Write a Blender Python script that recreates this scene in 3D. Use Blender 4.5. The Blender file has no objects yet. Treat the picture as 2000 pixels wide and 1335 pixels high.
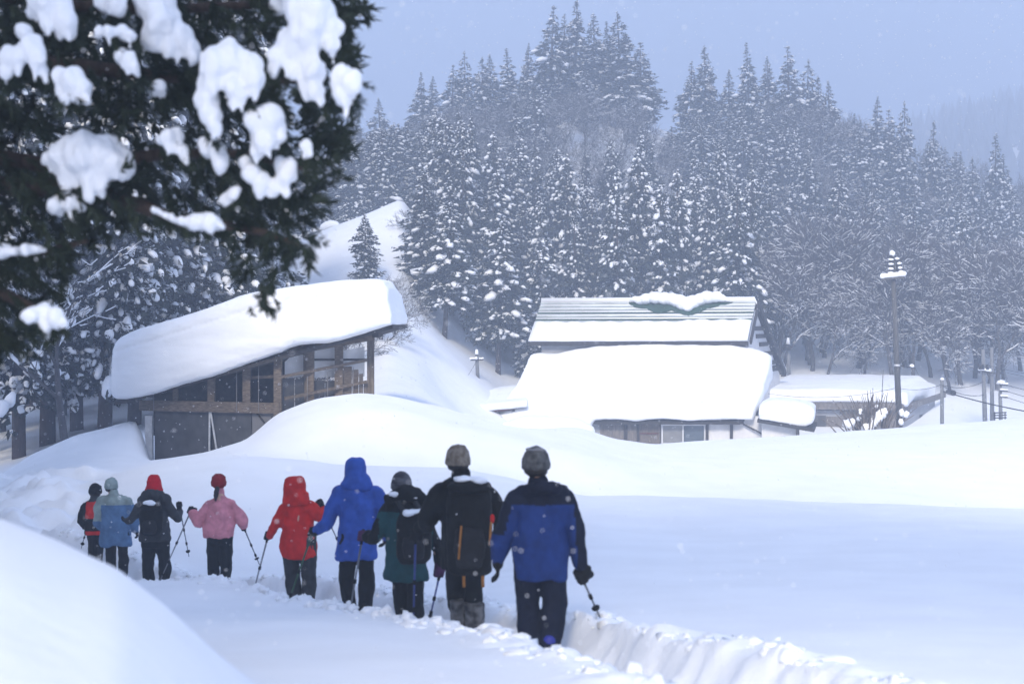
import bpy, bmesh, math, random
import numpy as np
from mathutils import Vector, Matrix

# ------------------------------------------------------------------ camera, sky, sun, exposure
scene = bpy.context.scene
col = scene.collection
F, HY, ZC = 2778.0, 630.0, 12.0        # focal length in photo pixels, horizon row, eye height

cam_d = bpy.data.cameras.new("camera")
cam = bpy.data.objects.new("camera", cam_d)
col.objects.link(cam)
cam.location = (0, 0, ZC)
cam.rotation_euler = (math.pi / 2, 0, 0)
cam_d.sensor_width = 36.0
cam_d.lens = 50.0
cam_d.shift_y = -37.5 / 2000.0
cam_d.clip_start = 0.1
cam_d.clip_end = 3000
cam_d.dof.use_dof = True
cam_d.dof.focus_distance = 60.0
cam_d.dof.aperture_fstop = 2.4
scene.camera = cam

SUN_EL, SUN_AZ = 32.0, 190.0           # azimuth of the sun, clockwise from +Y (behind the camera, a little left)
world = bpy.data.worlds.new("World")
scene.world = world
world.use_nodes = True
wn = world.node_tree
wn.nodes.clear()
w_out = wn.nodes.new("ShaderNodeOutputWorld")
w_bg = wn.nodes.new("ShaderNodeBackground")
w_sky = wn.nodes.new("ShaderNodeTexSky")
w_sky.sky_type = 'NISHITA'
w_sky.sun_disc = False
w_sky.sun_elevation = math.radians(SUN_EL)
w_sky.sun_rotation = math.radians(SUN_AZ)
w_sky.air_density = 1.0
w_sky.dust_density = 3.0
w_mix = wn.nodes.new("ShaderNodeMixRGB")
w_mix.inputs[0].default_value = 0.86                 # mostly an even snow-cloud deck
w_mix.inputs[2].default_value = (1.80, 2.24, 3.35, 1)
w_bg.inputs[1].default_value = 0.10
wn.links.new(w_sky.outputs[0], w_mix.inputs[1])
wn.links.new(w_mix.outputs[0], w_bg.inputs[0])
wn.links.new(w_bg.outputs[0], w_out.inputs[0])

sun_d = bpy.data.lights.new("sun", 'SUN')
sun_d.energy = 1.5
sun_d.angle = math.radians(14)
sun_d.color = (1.0, 0.90, 0.76)
sun = bpy.data.objects.new("sun", sun_d)
col.objects.link(sun)
_az, _el = math.radians(SUN_AZ), math.radians(SUN_EL)
_to_sun = Vector((math.sin(_az) * math.cos(_el), math.cos(_az) * math.cos(_el), math.sin(_el)))
sun.rotation_euler = _to_sun.to_track_quat('Z', 'Y').to_euler()
sun.location = _to_sun * 50

scene.view_settings.view_transform = 'Standard'
scene.view_settings.look = 'None'
scene.view_settings.gamma = 1.0
scene.view_settings.exposure = 1.95
scene.view_settings.use_curve_mapping = False
scene.render.engine = 'CYCLES'
scene.cycles.use_denoising = True
scene.cycles.volume_bounces = 1
scene.cycles.max_bounces = 6
scene.cycles.diffuse_bounces = 3
scene.cycles.use_adaptive_sampling = True
scene.cycles.adaptive_threshold = 0.01

HAZE_DENSITY = 0.0036

# ------------------------------------------------------------------ helpers
rnd = random.Random(7)
rng = np.random.default_rng(11)


def P(px, py, Y):
    return np.array(((px - 1000) / F * Y, Y, ZC - (py - HY) / F * Y))


def hash3(ix, iy, iz):
    h = (ix.astype(np.int64) * 374761393 + iy.astype(np.int64) * 668265263 + iz.astype(np.int64) * 2147483647 % 1274126177) & 0xffffffff
    h = ((h ^ (h >> 13)) * 1274126177) & 0xffffffff
    return ((h ^ (h >> 16)) & 0xffff) / 65535.0


def vnoise(p):
    p = np.asarray(p, float)
    i = np.floor(p).astype(np.int64)
    f = p - i
    f = f * f * (3 - 2 * f)
    out = np.zeros(len(p))
    for dx in (0, 1):
        for dy in (0, 1):
            for dz in (0, 1):
                w = (f[:, 0] if dx else 1 - f[:, 0]) * (f[:, 1] if dy else 1 - f[:, 1]) * (f[:, 2] if dz else 1 - f[:, 2])
                out += w * hash3(i[:, 0] + dx, i[:, 1] + dy, i[:, 2] + dz)
    return out * 2 - 1


def fbm(p, octaves=3):
    p = np.asarray(p, float)
    a, s = 1.0, np.zeros(len(p))
    for k in range(octaves):
        s += a * vnoise(p * (2.03 ** k) + 17.3 * k)
        a *= 0.5
    return s


def smooth01(x):
    x = np.clip(x, 0, 1)
    return x * x * (3 - 2 * x)


def make_mesh(name, V, faces, mats, mi=None, smooth=True):
    """faces: list of arrays (n,3) / (n,4) or list of tuples"""
    me = bpy.data.meshes.new(name)
    V = np.asarray(V, np.float32)
    loops, starts, totals = [], [], []
    pos = 0
    for A in faces:
        A = np.asarray(A, np.int32)
        if A.size == 0:
            continue
        n, k = A.shape
        loops.append(A.ravel())
        starts.append(pos + np.arange(n) * k)
        totals.append(np.full(n, k))
        pos += n * k
    loops = np.concatenate(loops)
    starts = np.concatenate(starts)
    totals = np.concatenate(totals)
    me.vertices.add(len(V))
    me.vertices.foreach_set("co", V.ravel())
    me.loops.add(len(loops))
    me.loops.foreach_set("vertex_index", loops.astype(np.int32))
    me.polygons.add(len(starts))
    me.polygons.foreach_set("loop_start", starts.astype(np.int32))
    me.polygons.foreach_set("loop_total", totals.astype(np.int32))
    if mi is not None:
        me.polygons.foreach_set("material_index", np.asarray(mi, np.int32))
    me.polygons.foreach_set("use_smooth", np.full(len(starts), bool(smooth)))
    me.update(calc_edges=True)
    me.validate()
    for m in (mats if isinstance(mats, (list, tuple)) else [mats]):
        me.materials.append(m)
    return me


class MB:
    """collects shapes; .mesh() makes one mesh of them (tri and quad lists)"""

    def __init__(self):
        self.V, self.T, self.Q, self.n = [], [], [], 0

    def add(self, V, tris=None, quads=None):
        V = np.asarray(V, float)
        if tris is not None and len(tris):
            self.T.append(np.asarray(tris) + self.n)
        if quads is not None and len(quads):
            self.Q.append(np.asarray(quads) + self.n)
        self.V.append(V)
        self.n += len(V)
        return self

    def hexa(self, p):       # 4 bottom points, 4 top points, same winding
        return self.add(p, quads=[(0, 3, 2, 1), (4, 5, 6, 7), (0, 1, 5, 4), (1, 2, 6, 5), (2, 3, 7, 6), (3, 0, 4, 7)])

    def beam(self, a, b, w, h, up=(0, 0, 1)):
        a, b = np.asarray(a, float), np.asarray(b, float)
        d = b - a
        d = d / np.linalg.norm(d)
        up = np.asarray(up, float)
        if abs(d @ up) > 0.95:
            up = np.array((0, 1.0, 0))
        s = np.cross(d, up); s /= np.linalg.norm(s)
        u = np.cross(s, d)
        s, u = s * w / 2, u * h / 2
        return self.hexa([a - s - u, a + s - u, b + s - u, b - s - u, a - s + u, a + s + u, b + s + u, b - s + u])

    def box(self, c, size):
        c, h = np.asarray(c, float), np.asarray(size, float) / 2
        x, y, z = h
        return self.hexa([c + (-x, -y, -z), c + (x, -y, -z), c + (x, y, -z), c + (-x, y, -z), c + (-x, -y, z), c + (x, -y, z), c + (x, y, z), c + (-x, y, z)])

    def tube(self, pts, radii, n=8, caps=True):
        pts = np.asarray(pts, float)
        radii = np.broadcast_to(np.asarray(radii, float), (len(pts),))
        rings = []
        ref = np.array((0.13, 0.91, 0.39))
        for i in range(len(pts)):
            d = pts[min(i + 1, len(pts) - 1)] - pts[max(i - 1, 0)]
            d = d / (np.linalg.norm(d) + 1e-9)
            s = np.cross(d, ref)
            if np.linalg.norm(s) < 0.2:
                s = np.cross(d, (1.0, 0, 0))
            s /= np.linalg.norm(s)
            u = np.cross(s, d)
            a = np.arange(n) * 2 * math.pi / n
            rings.append(pts[i] + radii[i] * (np.cos(a)[:, None] * s + np.sin(a)[:, None] * u))
        V = np.concatenate(rings)
        q = []
        for i in range(len(pts) - 1):
            for j in range(n):
                q.append((i * n + j, i * n + (j + 1) % n, (i + 1) * n + (j + 1) % n, (i + 1) * n + j))
        t = []
        if caps:
            V = np.concatenate([V, pts[:1], pts[-1:]])
            m = len(pts) * n
            for j in range(n):
                t.append((m, (j + 1) % n, j))
                t.append((m + 1, m - n + j, m - n + (j + 1) % n))
        return self.add(V, t, q)

    def capsule(self, a, b, ra, rb, n=10):
        a, b = np.asarray(a, float), np.asarray(b, float)
        d = b - a
        L = np.linalg.norm(d)
        if L < 1e-6:
            return self.ball(a, (ra, ra, ra))
        d = d / L
        pts, r = [], []
        for t in (-1, -0.75, -0.4):
            pts.append(a + d * ra * t); r.append(ra * math.sqrt(max(1 - t * t, 0.003)))
        for t in (0, 0.25, 0.5, 0.75, 1):
            pts.append(a + d * L * t); r.append(ra + (rb - ra) * t)
        for t in (0.4, 0.75, 1):
            pts.append(b + d * rb * t); r.append(rb * math.sqrt(max(1 - t * t, 0.003)))
        return self.tube(pts, r, n)

    def ball(self, c, r, jitter=0.0, seed=0, lvl=2):
        V, T = ICO[lvl]
        V = V.copy()
        if jitter:
            V = V * (1 + jitter * fbm(V * 1.7 + seed * 3.1, 2))[:, None]
        return self.add(V * np.asarray(r, float) + np.asarray(c, float), T)

    def loft(self, sections, closed=True, caps=True):
        S = [np.asarray(s, float) for s in sections]
        n = len(S[0])
        V = np.concatenate(S)
        q = []
        for i in range(len(S) - 1):
            for j in range(n if closed else n - 1):
                q.append((i * n + j, i * n + (j + 1) % n, (i + 1) * n + (j + 1) % n, (i + 1) * n + j))
        t = []
        if caps:
            V = np.concatenate([V, S[0].mean(0)[None], S[-1].mean(0)[None]])
            m = len(S) * n
            for j in range(n):
                t.append((m, (j + 1) % n, j))
                t.append((m + 1, m - n + j, m - n + (j + 1) % n))
        return self.add(V, t, q)

    def mesh(self, name, mats, smooth=True, off=None):
        V = np.concatenate(self.V)
        if off is not None:
            V = V - np.asarray(off, float)
        fs = []
        if self.T:
            fs.append(np.concatenate(self.T))
        if self.Q:
            fs.append(np.concatenate(self.Q))
        return make_mesh(name, V, fs, mats, smooth=smooth)


def _ico(level):
    bm = bmesh.new()
    bmesh.ops.create_icosphere(bm, subdivisions=level, radius=1.0)
    V = np.array([v.co[:] for v in bm.verts])
    T = np.array([[v.index for v in f.verts] for f in bm.faces])
    bm.free()
    return V, T


ICO = {1: _ico(1), 2: _ico(2), 3: _ico(3)}


def tag(o, label=None, cat=None, group=None, kind=None):
    if label: o["label"] = label
    if cat: o["category"] = cat
    if group: o["group"] = group
    if kind: o["kind"] = kind
    return o


def root(name, loc, label, cat, group=None):
    o = bpy.data.objects.new(name, None)
    o.empty_display_size = 0.3
    o.location = [float(c) for c in loc]
    col.objects.link(o)
    return tag(o, label, cat, group)


def base_of(o):
    b = np.zeros(3)
    while o is not None:
        b = b + np.array(o.location)
        o = o.parent
    return b


def obj(name, shape, mat, parent=None, smooth=True, kind=None, label=None):
    """shape: an MB or a mesh in world coordinates -> one object under parent"""
    off = base_of(parent) if parent is not None else None
    if isinstance(shape, MB):
        me = shape.mesh(name, mat, smooth, off)
    else:
        me = shape
        if mat is not None:
            me.materials.clear()
            for m in (mat if isinstance(mat, (list, tuple)) else [mat]):
                me.materials.append(m)
        if off is not None:
            me.transform(Matrix.Translation([-c for c in off]))
        me.polygons.foreach_set("use_smooth", np.full(len(me.polygons), bool(smooth)))
    o = bpy.data.objects.new(name, me)
    col.objects.link(o)
    o.parent = parent
    if kind: o["kind"] = kind
    if label: o["label"] = label
    return o


def remesh(mb, voxel, iters=4, rough=0.0, rscale=6.0, seed=0.0, aniso=(1, 1, 1), octv=3):
    """closed union surface of everything in mb, smoothed, with optional fine relief; returns a mesh"""
    me = mb.mesh("tmp", [])
    o = bpy.data.objects.new("tmp", me)
    col.objects.link(o)
    m = o.modifiers.new("r", 'REMESH')
    m.mode = 'VOXEL'
    m.voxel_size = voxel
    if iters:
        s = o.modifiers.new("s", 'SMOOTH')
        s.iterations = iters
        s.factor = 0.5
    dg = bpy.context.evaluated_depsgraph_get()
    dg.update()
    out = bpy.data.meshes.new_from_object(o.evaluated_get(dg))
    bpy.data.objects.remove(o)
    bpy.data.meshes.remove(me)
    if rough:
        n = len(out.vertices)
        co = np.empty(n * 3, np.float32); out.vertices.foreach_get("co", co)
        no = np.empty(n * 3, np.float32); out.vertices.foreach_get("normal", no)
        co, no = co.reshape(-1, 3), no.reshape(-1, 3)
        co = co + no * (rough * fbm(co * rscale * np.asarray(aniso) + seed, octv))[:, None]
        out.vertices.foreach_set("co", co.ravel().astype(np.float32))
        out.update()
    return out


def mesh_co(me):
    co = np.empty(len(me.vertices) * 3, np.float32)
    me.vertices.foreach_get("co", co)
    return co.reshape(-1, 3)


def set_face_mats(me, fn):
    """fn(centres (n,3)) -> material index array"""
    c = np.empty(len(me.polygons) * 3, np.float32)
    me.polygons.foreach_get("center", c)
    me.polygons.foreach_set("material_index", fn(c.reshape(-1, 3)).astype(np.int32))


# ------------------------------------------------------------------ materials
def mat(name, c, rough=0.8, var=0.0, vscale=5.0, bump=0.0, bscale=40.0, c2=None, metal=0.0, spec=0.3, stretch=None, coords='Object'):
    m = bpy.data.materials.new(name)
    m.use_nodes = True
    nt = m.node_tree
    b = nt.nodes["Principled BSDF"]
    b.inputs["Base Color"].default_value = (*c, 1)
    b.inputs["Roughness"].default_value = rough
    b.inputs["Metallic"].default_value = metal
    b.inputs["Specular IOR Level"].default_value = spec
    tc = nt.nodes.new("ShaderNodeTexCoord")
    src = tc.outputs[coords]
    if stretch:
        mp = nt.nodes.new("ShaderNodeMapping")
        mp.inputs["Scale"].default_value = stretch
        nt.links.new(src, mp.inputs["Vector"])
        src = mp.outputs[0]
    if var or c2:
        nz = nt.nodes.new("ShaderNodeTexNoise")
        nz.inputs["Scale"].default_value = vscale
        nz.inputs["Detail"].default_value = 4
        nt.links.new(src, nz.inputs["Vector"])
        cr = nt.nodes.new("ShaderNodeValToRGB")
        cr.color_ramp.elements[0].position = 0.36
        cr.color_ramp.elements[1].position = 0.66
        if c2 is None:
            c2 = tuple(min(1, x * (1 + var)) for x in c)
            c1 = tuple(x * (1 - var) for x in c)
        else:
            c1 = c
        cr.color_ramp.elements[0].color = (*c1, 1)
        cr.color_ramp.elements[1].color = (*c2, 1)
        nt.links.new(nz.outputs["Fac"], cr.inputs[0])
        nt.links.new(cr.outputs[0], b.inputs["Base Color"])
    if bump:
        n2 = nt.nodes.new("ShaderNodeTexNoise")
        n2.inputs["Scale"].default_value = bscale
        n2.inputs["Detail"].default_value = 3
        nt.links.new(src, n2.inputs["Vector"])
        bp = nt.nodes.new("ShaderNodeBump")
        bp.inputs["Strength"].default_value = bump
        bp.inputs["Distance"].default_value = 0.02
        nt.links.new(n2.outputs["Fac"], bp.inputs["Height"])
        nt.links.new(bp.outputs[0], b.inputs["Normal"])
    return m


SNOW = mat("snow", (0.86, 0.88, 0.91), 0.75, 0.025, 0.9, 0.45, 7.0, spec=0.15)
_nt = SNOW.node_tree
_b1 = next(n for n in _nt.nodes if n.type == 'BUMP')
_w = _nt.nodes.new("ShaderNodeTexNoise"); _w.inputs["Scale"].default_value = 70.0; _w.inputs["Detail"].default_value = 2
_b2 = _nt.nodes.new("ShaderNodeBump"); _b2.inputs["Strength"].default_value = 0.5; _b2.inputs["Distance"].default_value = 0.004
_nt.links.new(next(n for n in _nt.nodes if n.type == 'TEX_COORD').outputs["Object"], _w.inputs["Vector"])
_nt.links.new(_w.outputs["Fac"], _b2.inputs["Height"])
_nt.links.new(_b1.outputs[0], _b2.inputs["Normal"])
_nt.links.new(_b2.outputs[0], _nt.nodes["Principled BSDF"].inputs["Normal"])
SNOWT = mat("tree_snow", (0.84, 0.86, 0.90), 0.8, spec=0.1)
FROST = mat("frosted_metal", (0.46, 0.51, 0.51), 0.6, 0.22, 1.3, stretch=(.5, 1, 3))
GREENROOF = mat("green_roof_paint", (0.028, 0.07, 0.048), 0.6, 0.2, 6.0)
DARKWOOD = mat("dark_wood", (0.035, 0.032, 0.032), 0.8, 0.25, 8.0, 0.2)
BROWNWOOD = mat("brown_wood", (0.135, 0.108, 0.085), 0.85, 0.35, 7.0, 0.3, 30, stretch=(1, 1, 4))
GREYWOOD = mat("weathered_wood", (0.13, 0.11, 0.095), 0.9, 0.3, 5.0, 0.3, 30, stretch=(3, 3, 0.6))
SHEET = mat("slate_sheet", (0.060, 0.062, 0.068), 0.6, 0.25, 2.5, 0.1)
SHEETL = mat("pale_sheet", (0.17, 0.17, 0.18), 0.6, 0.15, 2.5)
WHITEPOST = mat("whitish_post", (0.52, 0.54, 0.57), 0.7, 0.12, 6)
PLASTER = mat("white_plaster", (0.62, 0.62, 0.63), 0.9, 0.06, 2.5)
GREYWALL = mat("grey_wall", (0.30, 0.31, 0.34), 0.9, 0.1, 1.5)
BOARDS = mat("grey_boards", (0.16, 0.145, 0.135), 0.9, 0.25, 3.0, stretch=(4, 4, 0.7))
RUST = mat("rust_red_paint", (0.12, 0.035, 0.03), 0.6, 0.2, 8)
GLASS = mat("window_glass", (0.07, 0.09, 0.11), 0.08, 0.1, 1.5, spec=0.6)
GLASSL = mat("frosted_glass", (0.19, 0.19, 0.19), 0.25, 0.1, 2.0, spec=0.5)
PLASTIC = bpy.data.materials.new("brightened_clear_sheet")
PLASTIC.use_nodes = True
_p = PLASTIC.node_tree
_pm = _p.nodes.new("ShaderNodeMixShader"); _pt = _p.nodes.new("ShaderNodeBsdfTransparent")
_pm.inputs[0].default_value = 0.6  # whitish share imitates the bright snow showing through the panes
_pb = _p.nodes["Principled BSDF"]; _pb.inputs["Base Color"].default_value = (.75, .77, .80, 1); _pb.inputs["Roughness"].default_value = .3
_p.links.new(_pt.outputs[0], _pm.inputs[1]); _p.links.new(_pb.outputs[0], _pm.inputs[2])
_p.links.new(_pm.outputs[0], _p.nodes["Material Output"].inputs["Surface"])
ALU = mat("aluminium", (0.55, 0.56, 0.58), 0.45, metal=0.3)
POLEWOOD = mat("pole_wood", (0.085, 0.084, 0.084), 0.9, 0.25, 4, 0.2, 20, stretch=(6, 6, 0.5))
CONCRETE = mat("grey_concrete", (0.17, 0.175, 0.185), 0.9, 0.15, 3)
CERAMIC = mat("dark_insulator", (0.03, 0.03, 0.035), 0.3)
WIRE = mat("black_wire", (0.03, 0.03, 0.035), 0.6)
BARK = mat("cedar_bark", (0.060, 0.045, 0.038), 0.95, 0.3, 6.0, 0.3, 20, stretch=(5, 5, 0.6))
BAREBARK = mat("bare_bark", (0.075, 0.070, 0.070), 0.95, 0.25, 4.0)
NEEDLE = mat("cedar_needles", (0.014, 0.024, 0.018), 0.8, 0.45, 1.2, c2=(0.040, 0.042, 0.030))
NEEDLEFAR = mat("snowy_hazed_far_trees", (0.16, 0.175, 0.19), 0.9, 0.2, 0.05)  # snow dusting, with extra paleness that paints in distance haze
NEEDLEF = mat("near_cedar_needles", (0.012, 0.022, 0.013), 0.7, 0.4, 3.0, c2=(0.030, 0.042, 0.022))

# ------------------------------------------------------------------ the ground: one snow sheet
def plane_z(Y):
    return -(0.85 + 0.1346 * Y)


def ypix(pts):          # (x, photo row) pairs -> function giving (x, z) at the depth
    return ('y', pts)


_p5 = HY - F * plane_z(5) / 5
CURVES = [   # depth Y, kind, [(x, value)]   kind z: height rel. to eye; kind y: photo row at that depth
    (2.0, 'z', [(-600, -.74), (0, -.80), (250, -.85), (490, -.93), (700, -1.05), (1000, -1.12)]),
    (3.5, 'z', [(-600, -.60), (0, -.72), (230, -.82), (420, -1.02), (490, -1.12), (620, -1.28), (700, -1.32)]),
    (5.0, 'y', [(-600, 930), (-300, 965), (0, 1012), (100, 1050), (230, 1110), (330, 1188), (420, 1275), (490, 1335), (600, 1430), (720, _p5)]),
    (6.6, 'z', [(-300, -1.22), (0, -1.32), (230, -1.48), (490, -1.68), (700, plane_z(6.6))]),
    (8.5, 'z', [(0, plane_z(8.5))]),
    (12., 'z', [(0, plane_z(12))]),
    (17., 'z', [(0, plane_z(17)), (900, plane_z(17)), (1150, -2.95)]),
    (23., 'y', [(-600, 1090), (0, 1095), (250, 1104), (600, 1104), (800, 1080), (1000, 1060), (1150, 1037), (2600, 1042)]),
    (30., 'y', [(-600, 980), (0, 985), (100, 975), (180, 955), (230, 930), (300, 907), (450, 893), (640, 905), (900, 912), (1000, 930), (1060, 950), (1150, 968), (1500, 972), (2000, 995), (2600, 1020)]),
    (33.5, 'y', [(-600, 955), (0, 960), (100, 945), (180, 930), (230, 920), (300, 908), (450, 898), (640, 913), (900, 922), (1000, 945), (1060, 970), (1150, 990), (1500, 994), (2000, 1016), (2600, 1040)]),
    (38., 'y', [(-600, 935), (0, 948), (100, 925), (180, 916), (230, 914), (285, 905), (400, 887), (480, 866), (540, 832), (620, 802), (700, 790), (760, 794), (850, 815), (930, 838), (1000, 852), (1130, 880), (1200, 905), (1280, 925), (1400, 940), (1600, 946), (2000, 964), (2600, 985)]),
    (41.5, 'y', [(-600, 915), (0, 936), (100, 904), (180, 888), (230, 888), (270, 893), (285, 903), (400, 885), (480, 860), (540, 810), (620, 780), (700, 768), (760, 775), (850, 797), (900, 809), (930, 818), (962, 829), (1000, 835), (1130, 858), (1200, 884), (1280, 900), (1400, 910), (1600, 914), (2000, 925), (2600, 940)]),
    (45.5, 'y', [(-600, 900), (0, 928), (60, 888), (150, 848), (240, 826), (275, 818), (300, 950), (400, 935), (540, 860), (620, 815), (700, 795), (760, 784), (850, 795), (900, 808), (930, 819), (962, 831), (1000, 836), (1130, 843), (1200, 870), (1280, 886), (1400, 890), (1600, 890), (2000, 890), (2600, 880)]),
    (52., 'y', [(-600, 890), (0, 930), (150, 872), (275, 850), (300, 900), (400, 900), (540, 850), (700, 800), (760, 778), (850, 790), (900, 808), (930, 821), (962, 834), (1000, 838), (1130, 837), (1200, 862), (1280, 878), (1400, 878), (1600, 872), (2000, 862), (2600, 850)]),
    (62., 'y', [(-600, 860), (0, 885), (150, 850), (300, 830), (500, 800), (700, 760), (760, 745), (820, 765), (850, 785), (900, 812), (930, 826), (962, 838), (1000, 840), (1130, 834), (1200, 859), (1280, 871), (1400, 864), (1600, 856), (2000, 835), (2600, 815)]),
    (70., 'y', [(-600, 840), (0, 850), (150, 830), (300, 810), (500, 780), (700, 730), (760, 715), (820, 745), (850, 775), (900, 815), (930, 832), (962, 842), (1000, 842), (1130, 836), (1200, 860), (1280, 870), (1400, 860), (1600, 848), (1800, 832), (2000, 815), (2600, 780)]),
    (78., 'y', [(-600, 815), (0, 820), (300, 780), (500, 740), (700, 690), (760, 675), (820, 710), (850, 755), (900, 810), (930, 835), (1000, 855), (1130, 890), (1400, 900), (1600, 890), (2000, 850), (2600, 830)]),
    (90., 'y', [(-600, 775), (0, 780), (300, 740), (500, 690), (700, 622), (760, 620), (850, 672), (930, 742), (1000, 800), (1130, 850), (1500, 850), (1650, 842), (1800, 836), (2000, 825), (2600, 810)]),
    (105., 'y', [(-600, 690), (0, 700), (300, 640), (500, 580), (620, 530), (700, 510), (790, 530), (860, 640), (980, 722), (1050, 745), (1500, 738), (1650, 735), (1800, 752), (2000, 765), (2600, 770)]),
    (122., 'y', [(-600, 590), (0, 600), (300, 560), (500, 510), (610, 458), (700, 425), (790, 387), (830, 470), (900, 580), (1000, 640), (1150, 670), (1500, 680), (1700, 690), (1850, 722), (2000, 737), (2600, 745)]),
    (135., 'y', [(-600, 560), (0, 580), (500, 520), (610, 480), (700, 455), (790, 430), (850, 480), (1000, 560), (1500, 610), (1700, 640), (2000, 690), (2600, 720)]),
    (155., 'y', [(-600, 480), (0, 480), (600, 430), (700, 400), (800, 380), (900, 400), (1150, 430), (1400, 470), (1600, 500), (1800, 560), (2000, 620), (2600, 680)]),
    (190., 'y', [(-600, 380), (0, 380), (600, 335), (700, 325), (800, 292), (900, 282), (1000, 265), (1120, 225), (1250, 245), (1350, 280), (1500, 285), (1600, 320), (1700, 365), (1800, 400), (1900, 430), (2000, 465), (2600, 560)]),
    (230., 'y', [(-600, 440), (0, 440), (700, 400), (1120, 330), (1500, 370), (1800, 470), (2000, 520), (2600, 590)]),
    (300., 'y', [(-600, 560), (1000, 560), (1500, 540), (2000, 560), (2600, 560)]),
    (700., 'y', [(-600, 480), (800, 480), (1000, 450), (1300, 430), (1500, 390), (1700, 325), (1850, 270), (2000, 235), (2600, 200)]),
    (900., 'y', [(-600, 520), (800, 520), (1300, 450), (1700, 350), (2000, 260), (2600, 220)]),
]
_cx = np.arange(-600, 2601, 8.0)
_kY = np.array([c[0] for c in CURVES])
_kz = np.zeros((len(CURVES), len(_cx)))
for _i, (_Y, _k, _pts) in enumerate(CURVES):
    _a = np.array(_pts, float)
    _v = np.interp(_cx, _a[:, 0], _a[:, 1])
    _w = np.array([1, 2, 3, 2, 1.0]); _w /= _w.sum()
    _v = np.convolve(np.pad(_v, 2, mode='edge'), _w, 'valid')
    _kz[_i] = _v if _k == 'z' else -(_v - HY) / F * _Y
_lY = np.log(_kY)
_sY = np.linspace(math.log(2.0), math.log(900), 760)


def _pchip(x, y, q):
    h = np.diff(x); d = np.diff(y, axis=0) / h[:, None]
    m = np.zeros_like(y)
    w1 = (2 * h[1:] + h[:-1])[:, None]; w2 = (h[1:] + 2 * h[:-1])[:, None]
    ok = d[:-1] * d[1:] > 0
    with np.errstate(divide='ignore', invalid='ignore'):
        hm = (w1 + w2) / (w1 / d[:-1] + w2 / d[1:])
    m[1:-1] = np.where(ok, hm, 0)
    m[0], m[-1] = d[0], d[-1]
    i = np.clip(np.searchsorted(x, q) - 1, 0, len(x) - 2)
    t = ((q - x[i]) / h[i])[:, None]
    H = h[i][:, None]
    return ((1 + 2 * t) * (1 - t) ** 2) * y[i] + t * (1 - t) ** 2 * H * m[i] + t * t * (3 - 2 * t) * y[i + 1] + t * t * (t - 1) * H * m[i + 1]


_tab = _pchip(_lY, _kz, _sY)          # (700, ncols)


def base_h(X, Y):
    X, Y = np.atleast_1d(np.asarray(X, float)), np.atleast_1d(np.asarray(Y, float))
    Yc = np.clip(Y, 2.0, 899.9)
    px = np.clip(1000 + F * X / Yc, -600, 2599.9)
    a = (px + 600) / 8.0
    b = (np.log(Yc) - _sY[0]) / (_sY[1] - _sY[0])
    i, j = a.astype(int), np.minimum(b.astype(int), len(_sY) - 2)
    fa, fb = a - i, b - j
    i1 = np.minimum(i + 1, _tab.shape[1] - 1)
    z = (_tab[j, i] * (1 - fa) + _tab[j, i1] * fa) * (1 - fb) + (_tab[j + 1, i] * (1 - fa) + _tab[j + 1, i1] * fa) * fb
    z = z + np.where(Y < 2.0, 0.1346 * (2.0 - Y), 0)
    return z + ZC


TRAIL = np.array([(2.9, -3), (2.3, 2.5), (1.78, 5), (1.28, 7.2), (.80, 9), (.22, 10.9), (-.46, 12.2), (-1.05, 13.6), (-1.64, 14.8), (-2.5, 16.6), (-4.0, 19.5), (-5.3, 21), (-6.3, 22.5), (-7.2, 24), (-9.2, 26.5), (-12.5, 29), (-18, 31)])
# finely resampled smooth trail
_s = np.linspace(0, len(TRAIL) - 1, 260)
_tx = np.interp(_s, np.arange(len(TRAIL)), TRAIL[:, 0])
_ty = np.interp(_s, np.arange(len(TRAIL)), TRAIL[:, 1])
for _ in range(40):
    _tx[1:-1] = (_tx[:-2] + 2 * _tx[1:-1] + _tx[2:]) / 4
    _ty[1:-1] = (_ty[:-2] + 2 * _ty[1:-1] + _ty[2:]) / 4
TR = np.stack([_tx, _ty], 1)


def trail_dist(X, Y):
    """signed distance (positive on the right/far side) to the trail centre line"""
    best = np.full(len(X), 1e9); sgn = np.ones(len(X))
    for k in range(len(TR) - 1):
        a, b = TR[k], TR[k + 1]
        d = b - a
        t = np.clip(((X - a[0]) * d[0] + (Y - a[1]) * d[1]) / (d @ d), 0, 1)
        dx, dy = X - a[0] - t * d[0], Y - a[1] - t * d[1]
        D = dx * dx + dy * dy
        m = D < best
        best = np.where(m, D, best)
        sgn = np.where(m, np.sign(d[1] * dx - d[0] * dy), sgn)
    return np.sqrt(best) * sgn


DEPTH = 0.28


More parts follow.
